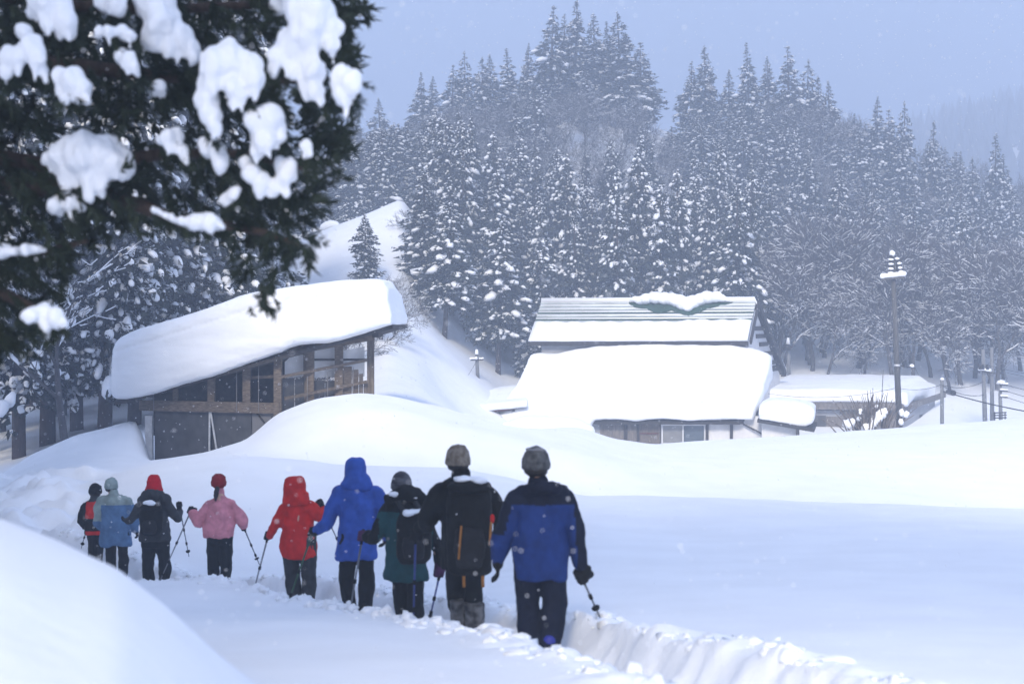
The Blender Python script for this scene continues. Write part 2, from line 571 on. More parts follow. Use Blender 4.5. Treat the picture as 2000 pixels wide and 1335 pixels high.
def ground_z(X, Y, detail=True):
    X, Y = np.atleast_1d(np.asarray(X, float)), np.atleast_1d(np.asarray(Y, float))
    z = base_h(X, Y)
    if not detail:
        return z
    n3 = np.stack([X, Y, np.zeros_like(X)], 1)
    # broad wind-shaped swell
    z = z + 0.008 * fbm(n3 * (2.6, 1.4, 1) + 7, 2) * (Y < 60) + 0.05 * fbm(n3 * (0.35, 0.22, 1), 2) * smooth01((Y - 7) / 8) * (1 - smooth01((Y - 120) / 30))
    z = z + 0.9 * fbm(n3 * 0.11, 3) * smooth01((Y - 115) / 40)
    near = np.where((Y < 33) & (np.abs(X) < 25))[0]
    if len(near):
        x, y = X[near], Y[near]
        m3 = n3[near]
        d = trail_dist(x, y)
        ad = np.abs(d) + 0.04 * fbm(m3 * 1.3, 2) + 0.018 * fbm(m3 * 8.0 + 3, 2)
        lump = np.clip(fbm(m3 * 4.3 + 5, 3), -0.3, 1.3)
        fine = fbm(m3 * 11.0 + 9, 2)
        fade = 1 - smooth01((y - 26) / 6)
        wall = 1 - smooth01((ad - 0.32) / 0.24)
        lip = smooth01((ad - 0.42) / 0.14) * (1 - smooth01((ad - 0.62) / 0.42))
        z[near] += fade * (-DEPTH * wall + lip * (0.01 + 0.055 * lump + 0.032 * fine) + wall * 0.05 * lump + (wall > .02) * (wall < .98) * 0.05 * fbm(m3 * 6.0 + 31, 3))
        # churned, shovelled snow on the far left
        px = 1000 + F * x / np.maximum(y, 2)
        ch = smooth01((y - 24.5) / 3) * (1 - smooth01((y - 35) / 4)) * (1 - smooth01((px - 150) / 90))
        z[near] += ch * (0.36 * fbm(m3 * (0.8, 0.8, 1) + 40, 4) + 0.22 * np.abs(fbm(m3 * 2.3 + 2, 3)))
    far = np.where((Y >= 33) & (Y < 40) & (X < -8))[0]
    if len(far):
        x, y = X[far], Y[far]
        px = 1000 + F * x / y
        ch = (1 - smooth01((y - 35) / 4)) * (1 - smooth01((px - 150) / 90))
        z[far] += ch * (0.36 * fbm(n3[far] * (0.8, 0.8, 1) + 40, 4) + 0.22 * np.abs(fbm(n3[far] * 2.3 + 2, 3)))
    return z


def gz(X, Y):
    return float(ground_z([X], [Y])[0])


def floor_z(X, Y):
    return float(base_h([X], [Y])[0]) - DEPTH


_rows = np.concatenate([np.arange(-4, 6, 0.22), np.arange(6, 26, 0.075), np.geomspace(26, 62, 150), np.geomspace(62.5, 215, 130), np.geomspace(218, 920, 50)])
_t = np.concatenate([-np.geomspace(1.9, 0.45, 26), np.arange(-0.44, 0.4401, 0.0042), np.geomspace(0.45, 1.9, 26)])
_GX = _t[None, :] * (np.maximum(_rows, 0)[:, None] + 2.5)
_GY = np.broadcast_to(_rows[:, None], _GX.shape)
_gz = ground_z(_GX.ravel(), _GY.ravel())
_nr, _nc = _GX.shape
_idx = np.arange(_nr * _nc).reshape(_nr, _nc)
_quads = np.stack([_idx[:-1, :-1], _idx[:-1, 1:], _idx[1:, 1:], _idx[1:, :-1]], -1).reshape(-1, 4)
g_me = make_mesh("ground", np.stack([_GX.ravel(), _GY.ravel(), _gz], 1), [_quads], SNOW)
ground = obj("ground", g_me, None)
tag(ground, "deep white snow cover over the field, banks and hillside", None, None, "structure")

# loose clods thrown up along both lips of the trench
_mb = MB()
_cl = []
for _k in range(1300):
    i = rnd.randrange(20, 225)
    a, b = TR[i], TR[i + 1]
    d = (b - a) / np.linalg.norm(b - a)
    nrm = np.array((d[1], -d[0]))
    side = rnd.choice((-1, 1))
    off = side * (0.53 + abs(rnd.gauss(0, 0.17)))
    q = a + (b - a) * rnd.random() + nrm * off
    if q[1] < 5.5:
        continue
    _cl.append((q[0], q[1], 0.012 + 0.062 * rnd.random() ** 2.6))
_cl = np.array(_cl)
_clz = ground_z(_cl[:, 0], _cl[:, 1])
for _k, ((x, y, r), z) in enumerate(zip(_cl, _clz)):
    _mb.ball((x, y, z - r * 0.3), (r * rnd.uniform(.8, 1.4), r * rnd.uniform(.8, 1.4), r * rnd.uniform(.6, .95)), 0.6, _k, 2 if r > 0.025 else 1)
tag(obj("snow_clods", _mb, SNOW), "loose clods of snow thrown up along both lips of the trench", "snow", None, "stuff")

# ------------------------------------------------------------------ buildings
def on_plane(px, py, p0, p1, push=0.0):
    """the point of a vertical wall (through ground points p0, p1) that shows at photo (px, py); push moves it toward the viewer"""
    (x0, y0), (x1, y1) = p0[:2], p1[:2]
    dx, dy = x1 - x0, y1 - y0
    k = (px - 1000) / F
    # (k*Y - x0)*dy - (Y - y0)*dx = 0
    Y = (x0 * dy - y0 * dx) / (k * dy - dx)
    return P(px, py, Y - push)


def panel(mb, q, thick, back=(0, 1, 0)):
    """quad q (4 points, counter-clockwise) given thickness away from the viewer"""
    b = np.asarray(back, float) * thick
    q = [np.asarray(p, float) for p in q]
    return mb.hexa([q[0] + b, q[1] + b, q[2] + b, q[3] + b, q[0], q[1], q[2], q[3]])


# ---- open timber shed on the left
L0, C0, R0s = P(285, 0, 45.6), P(546, 0, 44.2), P(729, 0, 46.2)
shed = root("timber_shed", (C0[0], 45.5, float(base_h([C0[0]], [45.5])[0])), "open timber shed with a thick slanting slab of snow on its roof", "shed")


def wl(px, py, push=0.0): return on_plane(px, py, L0, C0, push)
def wr(px, py, push=0.0): return on_plane(px, py, C0, R0s, push)


def bar(name, a, b, w, h, m, parent, label=None):
    return obj(name, MB().beam(a, b, w, h), m, parent, smooth=False, label=label)


# lower wall sheets
for (x0, x1, m_) in ((302, 408, SHEET), (417, 491, SHEET), (492.5, 531, SHEETL)):
    mb = MB(); panel(mb, [wl(x0, 975), wl(x1, 975), wl(x1, 801), wl(x0, 800)], 0.06)
    obj("wall_sheet", mb, m_, shed, smooth=False)
mb = MB(); panel(mb, [wl(406, 975, -0.2), wl(420, 975, -0.2), wl(420, 801, -0.2), wl(406, 800, -0.2)], 0.05)
obj("wall_sheet", mb, DARKWOOD, shed, smooth=False)  # dark backing stands in for the shade in the gap between sheets
bar("corner_post", wl(293, 960, .06), wl(291, 811, .06), 0.22, 0.2, WHITEPOST, shed, "whitish corner post")
bar("batten", wl(424, 884, .09), wl(411, 800, .09), 0.05, 0.06, WHITEPOST, shed, "leaning pale batten")
bar("batten", wl(409, 880, .07), wl(409.5, 800, .07), 0.05, 0.05, WHITEPOST, shed)
bar("post", wl(534, 870, .05), wl(534, 797, .08), 0.13, 0.13, DARKWOOD, shed)
bar("batten", wl(499, 803, .06), wl(517, 826, .06), 0.04, 0.04, DARKWOOD, shed)
bar("sill_beam", wl(274, 791, .1), wl(548, 797, .1), 0.16, 0.33, BROWNWOOD, shed)
for x, yt, w in ((343, 744, .15), (413, 722, .22), (482, 700, .24)):
    bar("post", wl(x, 786), wl(x, yt), w, 0.16, BROWNWOOD, shed)
bar("corner_post", wl(543, 850, .07), wl(543, 682, .07), 0.24, 0.22, BROWNWOOD, shed)
for x, yt in ((462, 712), (505, 704), (300, 770)):
    bar("batten", wl(x, 804, .2), wl(x, yt, .2), 0.018, 0.018, SHEETL, shed)
bar("rail", wl(482, 738, -.1), wl(546, 734, -.1), 0.08, 0.09, BROWNWOOD, shed)
# right face
for x, yb, yt, w in ((606, 815, 664, .24), (662, 800, 656, .26), (724, 772, 646, .22)):
    bar("post", wr(x, yb), wr(x, yt), w, 0.18, BROWNWOOD if x < 700 else GREYWOOD, shed)
bar("post", wr(597, 810, -.15), wr(597, 690, -.15), 0.12, 0.12, GREYWOOD, shed)
bar("top_plate", wr(546, 687, .05), wr(727, 655, .05), 0.16, 0.30, BROWNWOOD, shed)
bar("rail", wr(548, 736, .16), wr(716, 703, .16), 0.06, 0.09, BROWNWOOD, shed)
bar("rail", wr(556, 778, .16), wr(716, 745, .16), 0.06, 0.09, BROWNWOOD, shed)
bar("rail", wr(610, 702, -.1), wr(724, 702, -.1), 0.06, 0.07, DARKWOOD, shed)
for (x0, x1, yt, yb) in ((664, 687, 716, 800), (688, 700, 722, 800), (701, 709, 730, 800), (710, 720, 745, 800)):
    mb = MB(); panel(mb, [wr(x0, yb, .03), wr(x1, yb, .03), wr(x1, yt - 1, .03), wr(x0, yt, .03)], 0.05)
    obj("board", mb, GREYWOOD if x0 > 690 else BROWNWOOD, shed, smooth=False)
for (x0, x1) in ((549, 575), (576, 603), (611, 634), (635, 659)):
    mb = MB(); panel(mb, [wr(x0, 830, -.12), wr(x1, 830, -.12), wr(x1, 742 if x0 > 600 else 738, -.12), wr(x0, 744 if x0 > 600 else 740, -.12)], 0.05)
    obj("board", mb, SHEET, shed, smooth=False)  # dark slate colour stands in for the shade of the open bays
for (x0, x1) in ((556, 592), (613, 656), (670, 712)):
    mb = MB(); panel(mb, [wr(x0, 738, -.35), wr(x1, 735, -.35), wr(x1, 676, -.35), wr(x0, 684 if x0 > 600 else 706, -.35)], 0.03)
    obj("window_pane", mb, PLASTIC, shed, smooth=False)
for x in (575, 600, 640, 690):
    bar("batten", wr(x, 800 - (x - 560) * .2, .2), wr(x, 742 - (x - 560) * .2, .2), 0.016, 0.016, SHEETL, shed)
# inside: back wall coloured dark to imitate interior shade, and dark floor
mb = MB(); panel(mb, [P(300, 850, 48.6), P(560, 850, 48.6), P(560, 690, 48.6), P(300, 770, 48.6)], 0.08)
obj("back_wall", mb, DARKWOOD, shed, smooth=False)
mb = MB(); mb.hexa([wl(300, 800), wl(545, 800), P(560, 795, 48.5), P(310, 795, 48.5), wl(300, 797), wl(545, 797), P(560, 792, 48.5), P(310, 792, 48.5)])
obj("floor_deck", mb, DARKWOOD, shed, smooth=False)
# roof deck and the fascia along it
def roofY(px): return float(np.interp(px, [222, 546, 770], [44.9, 43.6, 45.2]))
mb = MB()
for xa, xb in ((222, 546), (546.4, 768)):
    ya, yb = 784 - (xa - 222) * 0.2747, 784 - (xb - 222) * 0.2747
    a, b = P(xa, ya, roofY(xa)), P(xb, yb, roofY(xb))
    a2, b2 = a + (0, 6.2, 0), b + (0, 6.2, 0)
    t = np.array((0, 0, .12))
    mb.hexa([a - t, b - t, b2 - t, a2 - t, a, b, b2, a2])
deck = obj("roof", mb, DARKWOOD, shed, smooth=False)
bar("fascia", P(700, 655, 45.0), P(767, 636.5, 45.1), 0.06, 0.16, DARKWOOD, deck)
bar("rafter_end", P(733, 652, 45.0), P(742, 650, 46.0), 0.2, 0.22, DARKWOOD, deck)
# roof snow: slab lofted across the roof
_sx = [214, 217, 224, 240, 262, 300, 360, 420, 480, 530, 548, 562, 580, 610, 640, 670, 700, 725, 742, 754, 762, 766]
_top = np.interp(_sx, [214, 217, 224, 240, 262, 300, 480, 530, 560, 600, 640, 700, 730, 742, 754, 762, 766], [668, 660, 654, 647, 640, 627, 570, 560, 554, 549, 545, 541, 541, 545, 562, 595, 612])
_bot = np.interp(_sx, [214, 217, 230, 262, 300, 550, 566, 600, 640, 690, 766], [775, 780, 784, 780, 770, 689, 675, 670, 667, 656, 634])
_secs = []
for x, yt, yb in zip(_sx, _top, _bot):
    Y0 = roofY(x) - 0.32
    right = float(smooth01((x - 540) / 40))
    lean = 0.12 + 0.55 * right
    zb, zt = P(x, yb, Y0)[2], P(x, yt, Y0)[2]
    h = zt - zb
    sh = 0.30 * right
    pts = []
    for (dy, fz) in ((0.30, 0.0), (0.10 - sh, .03), (0.0 - sh, .12), (-0.02 - sh, .3), (0.02 + lean * h * .45 - sh, .6), (0.03 + lean * h * .60 - sh, .72), (0.15 + lean * h * .64 - sh, .75), (0.06 + lean * h * .70 - sh, .79), (0.08 + lean * h * .78 - sh, .85), (0.28 + lean * h * 1.0 - sh, .965), (0.9 + lean * h, 1.0), (2.4, 1.02), (4.6, 1.0), (6.0, .9), (6.5, .5), (6.4, .03), (3.0, 0.0)):
        k = 1 + dy / Y0
        pts.append(((x - 1000) / F * Y0, Y0 + dy, zb + h * fz))
    _secs.append(pts)
me = remesh(MB().loft(_secs), 0.055, 3, 0.045, 1.1, 3.0, (.35, .5, 2.0), 4)
obj("roof_snow", me, SNOW, shed)

# ---- farmhouse
TH = math.radians(21)
RX, RY = 475 / F * 88, 88.0
er = np.array((math.cos(TH), -math.sin(TH))); eb = np.array((math.sin(TH), math.cos(TH)))


def hp(px, py, v, push=0.0):
    """point of the house's lengthwise vertical plane v metres behind the ridge that shows at (px, py)"""
    o = np.array((RX, RY)) + eb * (v - push)
    return on_plane(px, py, o, o + er)


def hw(u, v, z):
    q = np.array((RX, RY)) + er * u + eb * v
    return np.array((q[0], q[1], z))


def pyz(py, Y): return ZC - (py - HY) / F * Y


_hb = hw(-6, -3, 0)
house = root("farmhouse", (_hb[0], _hb[1], float(base_h([_hb[0]], [_hb[1]])[0])), "white-walled farmhouse with a ribbed upper roof and a deep snow-covered lower roof", "house")
zr = ZC + 40 / F * 88          # ridge height
EV = -2.4                       # front upper eave
e_r, e_l = hp(1461, 664, EV), hp(1033, 665, EV)
r_r, r_l = hp(1476, 590, 0), hp(1057, 592, 0)
# upper roof: metal sheet over battens
mb = MB(); t = np.array((0, 0, .16))
mb.hexa([e_l - t, e_r - t, r_r - t, r_l - t, e_l, e_r, r_r, r_l])
roof = obj("roof", mb, FROST, house, smooth=False)
v_re = 9.2
re_r = hw(0.25, v_re, pyz(727, RY + eb[1] * v_re)); re_l = hw(-14.0, v_re, re_r[2])
mb = MB(); mb.hexa([r_l - t, r_r - t, re_r - t, re_l - t, r_l, r_r, re_r, re_l])
obj("rear_roof", mb, DARKWOOD, house, smooth=False)
mb = MB(); s_ = np.array((0, 0, .35))
mb.hexa([r_l + (0, .3, 0), r_r + (0, .3, 0), re_r, re_l, r_l + s_ + (0, .4, 0), r_r + s_ + (0, .4, 0), re_r + s_, re_l + s_])
obj("roof_snow", mb, SNOW, house)
nrm = np.cross(r_r - e_r, r_l - r_r); nrm /= np.linalg.norm(nrm)
if nrm[2] < 0: nrm = -nrm
for f in (0.985, 0.90, 0.81, 0.72, 0.63, 0.54):
    a, b = e_l + (r_l - e_l) * f, e_r + (r_r - e_r) * f
    bar("roof_rib", a + nrm * .04, b + nrm * .04, 0.10, 0.08, GREENROOF if f in (.54, .72) else FROST, roof)
for f in (0.95, 0.855, 0.765, 0.675, 0.585):
    a, b = e_l + (r_l - e_l) * f, e_r + (r_r - e_r) * f
    q = nrm * 0.012
    w_ = (r_l - e_l) * 0.022; w2 = (r_r - e_r) * 0.022
    mb = MB(); mb.hexa([a - w_ , b - w2, b + w2, a + w_, a - w_ + q, b - w2 + q, b + w2 + q, a + w_ + q])
    obj("roof_snow", mb, SNOW, roof)
# thin snow over the lower half of the upper roof
secs = []
for i in range(40):
    s = i / 39
    a, b = e_l + (e_r - e_l) * s, r_l + (r_r - r_l) * s
    up = 0.50 + 0.02 * math.sin(i * 1.9) + (0.03 if i > 27 else 0)
    th = 0.10 + 0.03 * math.sin(i * 0.7) + (0.06 if i > 27 else 0)
    fr = [a - (b - a) * .03, a + (b - a) * .0, a + (b - a) * .25, a + (b - a) * (up - .03), a + (b - a) * up]
    secs.append([fr[0] + nrm * .02, fr[0] + nrm * th, fr[1] + nrm * th * 1.2, fr[2] + nrm * th, fr[3] + nrm * th * .8, fr[4] + nrm * .02])
obj("roof_snow", MB().loft(secs), SNOW, roof)
# bare green patch and the snow lump left on the ridge
def rp(px, py, lift):
    d = np.array(((px - 1000) / F, 1.0, -(py - HY) / F))
    o = np.array((0, 0, ZC))
    return o + d * (((e_r - o) @ nrm) / (d @ nrm)) + nrm * lift


poly = [(1229, 594), (1240, 601), (1262, 604), (1285, 613), (1312, 607), (1345, 618.5), (1385, 603), (1432, 592)]
mb = MB()
tops = [(x, 591.5) for x, _ in poly]
secs = [[rp(x, y, .10), rp(x, 591.5, .10), rp(x, 591.5, .02), rp(x, y, .02)] for x, y in poly]
obj("bare_roof_strip", MB().loft(secs), GREENROOF, roof, smooth=False, label="bare green strip of roof under the snow lump")
mb = MB()
for x, y, r in ((1240, 588, 5), (1250, 590, 7), (1262, 587, 9), (1280, 585, 10), (1298, 586, 10), (1312, 588, 10), (1325, 591, 11), (1338, 597, 11), (1344, 604, 7), (1352, 594, 11), (1368, 588, 10), (1382, 584, 10), (1398, 583, 9), (1410, 586, 6), (1422, 589, 3.5), (1232, 589, 3)):
    q = hp(x, y - 4, -.25 - max(0, y - 592) / 74 * 2.4)
    mb.ball(q, (r / 31.0 * 1.55, r / 31.0 * 1.4, r / 31.0 * 1.25), .10, x)
obj("ridge_snow", remesh(mb, .06, 6, .02, 2.0), SNOW, roof, label="snow lump left astride the ridge")
bar("fascia", e_l - (0, 0.03, .20), e_r - (0, 0.03, .20), 0.1, 0.26, DARKWOOD, house)
# gable end (right): plaster, dark strips, bargeboards
ug = -0.08
zg_eave = hp(1461, 672, EV)[2]
gz0 = zr - 10
def gp(v, z, u=ug): return hw(u, v, z)
mb = MB()
gpoly = [gp(0, zr - .25), gp(EV + .3, zg_eave), gp(EV + .3, ZC - 7.9), gp(v_re - .5, ZC - 7.9), gp(v_re - .5, re_r[2] - .1)]
back = er * -0.12
V = [np.array(q) for q in gpoly] + [np.array(q) + (back[0], back[1], 0) for q in gpoly]
mb.add(V, tris=[(0, 1, 4), (1, 2, 4), (2, 3, 4), (5, 9, 6), (6, 9, 7), (7, 9, 8)], quads=[(0, 5, 6, 1), (1, 6, 7, 2), (2, 7, 8, 3), (3, 8, 9, 4), (4, 9, 5, 0)])
obj("gable_wall", mb, PLASTER, house, smooth=False)
def gable_v(z):      # rear roof line at height z
    return (zr - z) / (zr - re_r[2]) * v_re
for i, py in enumerate((641, 656, 672, 691, 710, 723)):
    z = pyz(py, 90)
    v1 = gable_v(z) - .25
    v0 = max(v1 - 3.4, EV + .4)
    bar("gable_strip", gp(v0, z, ug + .06), gp(v1, z, ug + .06), 0.10, 0.26 if i < 5 else .35, DARKWOOD, house)
bar("bargeboard", gp(0, zr - .05, .22), gp(v_re + .1, re_r[2] - .1, .22), 0.12, 0.36, DARKWOOD, house)
bar("bargeboard", gp(0, zr - .10, .2), gp(EV, e_r[2] - .15, .2), 0.12, 0.26, DARKWOOD, house)
mb = MB(); mb.hexa([gp(-5.5, ZC - 8, .02), gp(2.0, ZC - 8, .02), gp(2.0, ZC - 8, -.2), gp(-5.5, ZC - 8, -.2), gp(-3.0, pyz(735, 84), .02), gp(2.0, pyz(735, 88), .02), gp(2.0, pyz(735, 88), -.2), gp(-3.0, pyz(735, 84), -.2)])
obj("side_wall", mb, DARKWOOD, house, smooth=False)
# wall strip under the upper eave
mb = MB(); panel(mb, [hp(1058, 720, -2.0), hp(1462, 720, -2.0), hp(1462, 668, -2.0), hp(1058, 668, -2.0)], .15, (eb[0], eb[1], 0))
obj("upper_wall", mb, GREYWALL, house, smooth=False)
# left end wall and rear wall close the volume
mb = MB(); mb.hexa([hw(-13.6, -7, ZC - 8), hw(-13.6, 8.6, ZC - 8), hw(-13.4, 8.6, ZC - 8), hw(-13.4, -7, ZC - 8), hw(-13.6, -7, ZC - 5.3), hw(-13.6, 8.6, ZC - 3.4), hw(-13.4, 8.6, ZC - 3.4), hw(-13.4, -7, ZC - 5.3)])
obj("end_wall", mb, GREYWALL, house, smooth=False)
# lower roof: deck with its snow
FV = -8.0
def dk(u, v, py):
    q = hw(u, v, 0); return np.array((q[0], q[1], pyz(py, q[1])))
mb = MB(); t = np.array((0, 0, .14))
A, B, C_, D = dk(-9.4, FV + .15, 822), dk(.85, FV + .15, 823), dk(1.35, -1.9, 718), dk(-9.4, -1.9, 718)
mb.hexa([A - t, B - t, C_ - t, D - t, A, B, C_, D])
lroof = obj("lower_roof", mb, DARKWOOD, house, smooth=False)
secs = []
us = list(np.linspace(-13.9, -8.05, 14)) + list(np.linspace(-7.9, 1.25, 20)) + [1.4, 1.5]
for u in us:
    def pxof(v):
        q = hw(u, v, 0); return 1000 + F * q[0] / q[1]
    xt = pxof(-2.1)
    yt = float(np.interp(xt, [1030, 1045, 1090, 1130, 1170, 1210, 1260, 1330, 1400, 1450, 1480, 1505, 1520], [695, 689, 687, 679, 674, 674, 670, 672, 671, 674, 680, 690, 712]))
    left = u < -8.0
    endf = 0.0 if u < 1.3 else (8 if u < 1.45 else 22)
    row = []
    yf = 803.0                                   # where the surface rolls over the eave
    for v, fy in ((-2.0, yt), (-2.5, yt + 2 + endf * .3), (-4.0, yt + (yf - yt) * .33), (-5.5, yt + (yf - yt) * .58), (-6.8, yt + (yf - yt) * .80), (-7.6, yf - 9 + endf * .4), (-8.0, yf)):
        row.append((v, fy))
    if left:
        lowy = 835 if u > -12 else 842
        row += [(-8.35, 812), (-8.6, 822), (-8.62, lowy), (-8.2, lowy + 1)]
    else:
        row += [(-8.12, 808), (-8.15, 813), (-8.1, 818.5), (-7.8, 820)]
    row += [(-5, yt + 85), (-2.0, yt + 46)]
    row = [(lambda q: (q[0], q[1], pyz(fy, q[1])))(hw(u, v, 0)) for v, fy in row]
    secs.append(row)
me = remesh(MB().loft(secs), 0.10, 3, 0.07, 0.7, 8.0, (1, 1, 1.6), 4)
obj("roof_snow", me, SNOW, lroof)
bar("gutter", dk(-7.9, FV + .12, 823.0) - (0, 0, .1), dk(.7, FV + .12, 823.5) - (0, 0, .1), 0.12, 0.10, DARKWOOD, lroof)
# slid snow joining the roof to the bank at the left, with two little hollows
mb = MB()
for x, y, Y, r in ((1022, 838, 81.0, .9), (1040, 836, 80.2, 1.0), (1060, 838, 79.8, 1.0), (1085, 838, 79.6, 1.0), (1110, 838, 79.2, .9), (1130, 841, 78.8, .7)):
    mb.ball(P(x, y, Y), (r * 1.5, r * 1.5, r * .8), .06, x)
obj("slid_snow", remesh(mb, .12, 14, .03, 1.0), SNOW, house)
# front wall under the lower roof
FW = -7.3
def fw(px, py, push=0.0): return hp(px, py, FW, push)
bk = (eb[0], eb[1], 0)
for x0, x1, m_ in ((1140, 1171, GREYWALL), (1171.5, 1196, BOARDS), (1196.5, 1222, BOARDS), (1222.5, 1246, BOARDS), (1246.5, 1290, GREYWOOD)):
    mb = MB(); panel(mb, [fw(x0, 905), fw(x1, 905), fw(x1, 812), fw(x0, 812)], .1, bk)
    obj("wall_board", mb, m_, house, smooth=False)
for x in (1246, 1222):
    bar("wall_post", fw(x, 900, .06), fw(x, 815, .06), .14 if x == 1246 else .2, .1, DARKWOOD, house)
bar("wall_rail", fw(1249, 846, .06), fw(1286, 846, .06), .06, .05, RUST, house)
for x0, x1 in ((1383, 1427), (1430, 1487)):
    mb = MB(); panel(mb, [fw(x0, 905), fw(x1, 905), fw(x1, 812), fw(x0, 812)], .1, bk)
    obj("wall_panel", mb, PLASTER, house, smooth=False)
for x in (1381, 1428.5):
    bar("wall_post", fw(x, 900, .08), fw(x, 815, .08), .16, .12, DARKWOOD, house)
mb = MB(); panel(mb, [fw(1290.5, 905), fw(1379, 905), fw(1379, 868), fw(1290.5, 868)], .1, bk)
obj("wall_panel", mb, GREYWALL, house, smooth=False)
mb = MB(); panel(mb, [fw(1290.5, 827), fw(1379, 827), fw(1379, 812), fw(1290.5, 812)], .1, bk)
obj("wall_panel", mb, GREYWALL, house, smooth=False)
mb = MB()
for a, b, w in ((fw(1292, 829, .05), fw(1378, 829, .05), .1), (fw(1292, 866, .05), fw(1378, 866, .05), .1), (fw(1293.2, 868, .05), fw(1293.2, 827, .05), .1), (fw(1376.6, 868, .05), fw(1376.6, 827, .05), .1), (fw(1334, 868, .05), fw(1334, 827, .05), .08)):
    mb.beam(a, b, w, w)
wf = obj("window", mb, ALU, house, smooth=False)
mb = MB(); panel(mb, [fw(1294, 868, -.02), fw(1333, 868, -.02), fw(1333, 828, -.02), fw(1294, 828, -.02)], .03, bk); obj("pane", mb, GLASSL, wf, smooth=False)
mb = MB(); panel(mb, [fw(1335, 868, -.02), fw(1376, 868, -.02), fw(1376, 828, -.02), fw(1335, 828, -.02)], .03, bk); obj("pane", mb, GLASS, wf, smooth=False)
obj("downpipe", MB().tube([fw(1449, 820, .2), fw(1452, 828, .2), fw(1503, 854, .3), fw(1506, 875, .3)], .055, 6), DARKWOOD, house)
# lean-to on the right side
aw = house
def ap(px, py, Y): return P(px, py, Y)
mb = MB(); t = np.array((0, 0, .16))
A, B = ap(1479, 819, 79.3), ap(1590, 838, 78.8)
A2, B2 = ap(1490, 806, 84), ap(1596, 824, 83.6)
mb.hexa([A - t, B - t, B2 - t, A2 - t, A, B, B2, A2])
por = obj("porch_roof", mb, DARKWOOD, house, smooth=False)
secs = []
for x, yt, yb in ((1482, 792, 818), (1486, 787, 819), (1500, 782, 821), (1525, 780, 825), (1550, 782, 829), (1572, 786, 832), (1585, 791, 826), (1590, 797, 818)):
    row = []
    dz = 0
    for Y, y in ((79.2, yb), (79.0, (yb + yt) / 2 + 4), (79.15, yt + 5), (79.6, yt), (81.0, yt - 3), (83.2, yt - 5), (83.8, yt + 6), (83.6, yb - 12), (81, yb - 6)):
        row.append(P(x + (3 if Y > 80 else 0), y, Y))
    secs.append(row)
obj("roof_snow", remesh(MB().loft(secs), .06, 2, .04, 1.6, 4), SNOW, por)
mb = MB(); panel(mb, [ap(1488, 905, 79.9), ap(1556, 905, 79.7), ap(1556, 833, 79.7), ap(1488, 822, 79.9)], .1)
obj("wall_panel", mb, PLASTER, house, smooth=False)
bar("wall_post", ap(1558, 900, 79.5), ap(1558, 834, 79.5), .16, .16, GREYWOOD, house)
for x in (1541, 1575):
    bar("rafter_end", ap(x, 831 + (x - 1541) * .17, 79.2), ap(x, 833 + (x - 1541) * .17, 79.8), .12, .14, DARKWOOD, por)

# ---- annex half buried at the left of the house
an = root("annex", tuple(P(960, 850, 86.5)), "low annex with a rust red eave, half buried left of the farmhouse", "shed")
mb = MB(); t = np.array((0, 0, .12))
A, B, A2, B2 = P(905, 806, 84.5), P(1012, 796, 85.5), P(880, 788, 92.5), P(1020, 772, 93.5)
mb.hexa([A - t, B - t, B2 - t, A2 - t, A, B, B2, A2]); obj("roof", mb, DARKWOOD, an, smooth=False)
bar("eave_board", P(905, 807, 84.45), P(1010, 797.5, 85.4), .08, .17, RUST, an)
mb = MB(); panel(mb, [P(912, 870, 85.1), P(1016, 870, 85.9), P(1016, 799, 85.9), P(912, 807, 85.1)], .1)
obj("wall", mb, GREYWALL, an, smooth=False)
bar("post", P(999, 850, 85.2), P(1003, 799, 85.2), .2, .2, DARKWOOD, an)
secs = []
for i, x in enumerate(np.linspace(858, 1030, 12)):
    yb = 809 - (x - 880) * .095
    yt = float(np.interp(x, [858, 880, 930, 980, 1030], [792, 778, 764, 755, 748]))
    th = float(np.interp(x, [858, 890, 930], [1, 9, 14]))
    row = [P(x, y, Y) for Y, y in ((84.5, yb), (84.3, yb - th * .6), (84.6, yb - th), (86.5, yb - th - 5), (90.5, yt + 3), (93.5, yt), (94.0, yt + 12), (89.5, yb - 6))]
    secs.append(row)
obj("roof_snow", remesh(MB().loft(secs), .1, 5, .03, 1.0), SNOW, an)

# ---- long low shed on the right
ls = root("low_shed", tuple(P(1680, 845, 95)), "long low grey shed with a flat snow-covered roof behind the tall wooden pole", "shed")
CR = P(1762, 0, 90.5)      # near right corner
CL = P(1500, 0, 93.5)
CB = P(1838, 0, 99.0)
def sl(px, py, push=0.0): return on_plane(px, py, CL, CR, push)
def sr(px, py, push=0.0): return on_plane(px, py, CR, CB, push)
mb = MB(); panel(mb, [sl(1505, 905), sl(1758, 905), sl(1758, 801), sl(1505, 801)], .15); obj("front_wall", mb, BOARDS, ls, smooth=False)
mb = MB(); panel(mb, [sl(1560, 812, .02), sl(1640, 813, .02), sl(1640, 801, .02), sl(1560, 801, .02)], .02); obj("wall_strip", mb, GREYWALL, ls, smooth=False)
mb = MB(); panel(mb, [sl(1583, 905, .06), sl(1613, 905, .06), sl(1613, 811, .06), sl(1583, 811, .06)], .04); obj("door", mb, SHEET, ls, smooth=False)
mb = MB(); mb.hexa([sr(1762, 905), sr(1826, 905), sr(1826, 905) + (-.3, 0.1, 0), sr(1762, 905) + (-.2, .3, 0), sr(1762, 800), sr(1826, 778), sr(1826, 778) + (-.3, .1, 0), sr(1762, 800) + (-.2, .3, 0)])
obj("end_wall", mb, GREYWALL, ls, smooth=False)
mb = MB(); panel(mb, [sr(1796, 905, .05), sr(1802, 905, .05), sr(1802, 808, .05), sr(1796, 810, .05)], .03); obj("wall_slot", mb, DARKWOOD, ls, smooth=False)
bar("eave_board", sl(1500, 792, .5), sl(1765, 794, .5), .12, .44, DARKWOOD if False else BOARDS, ls)
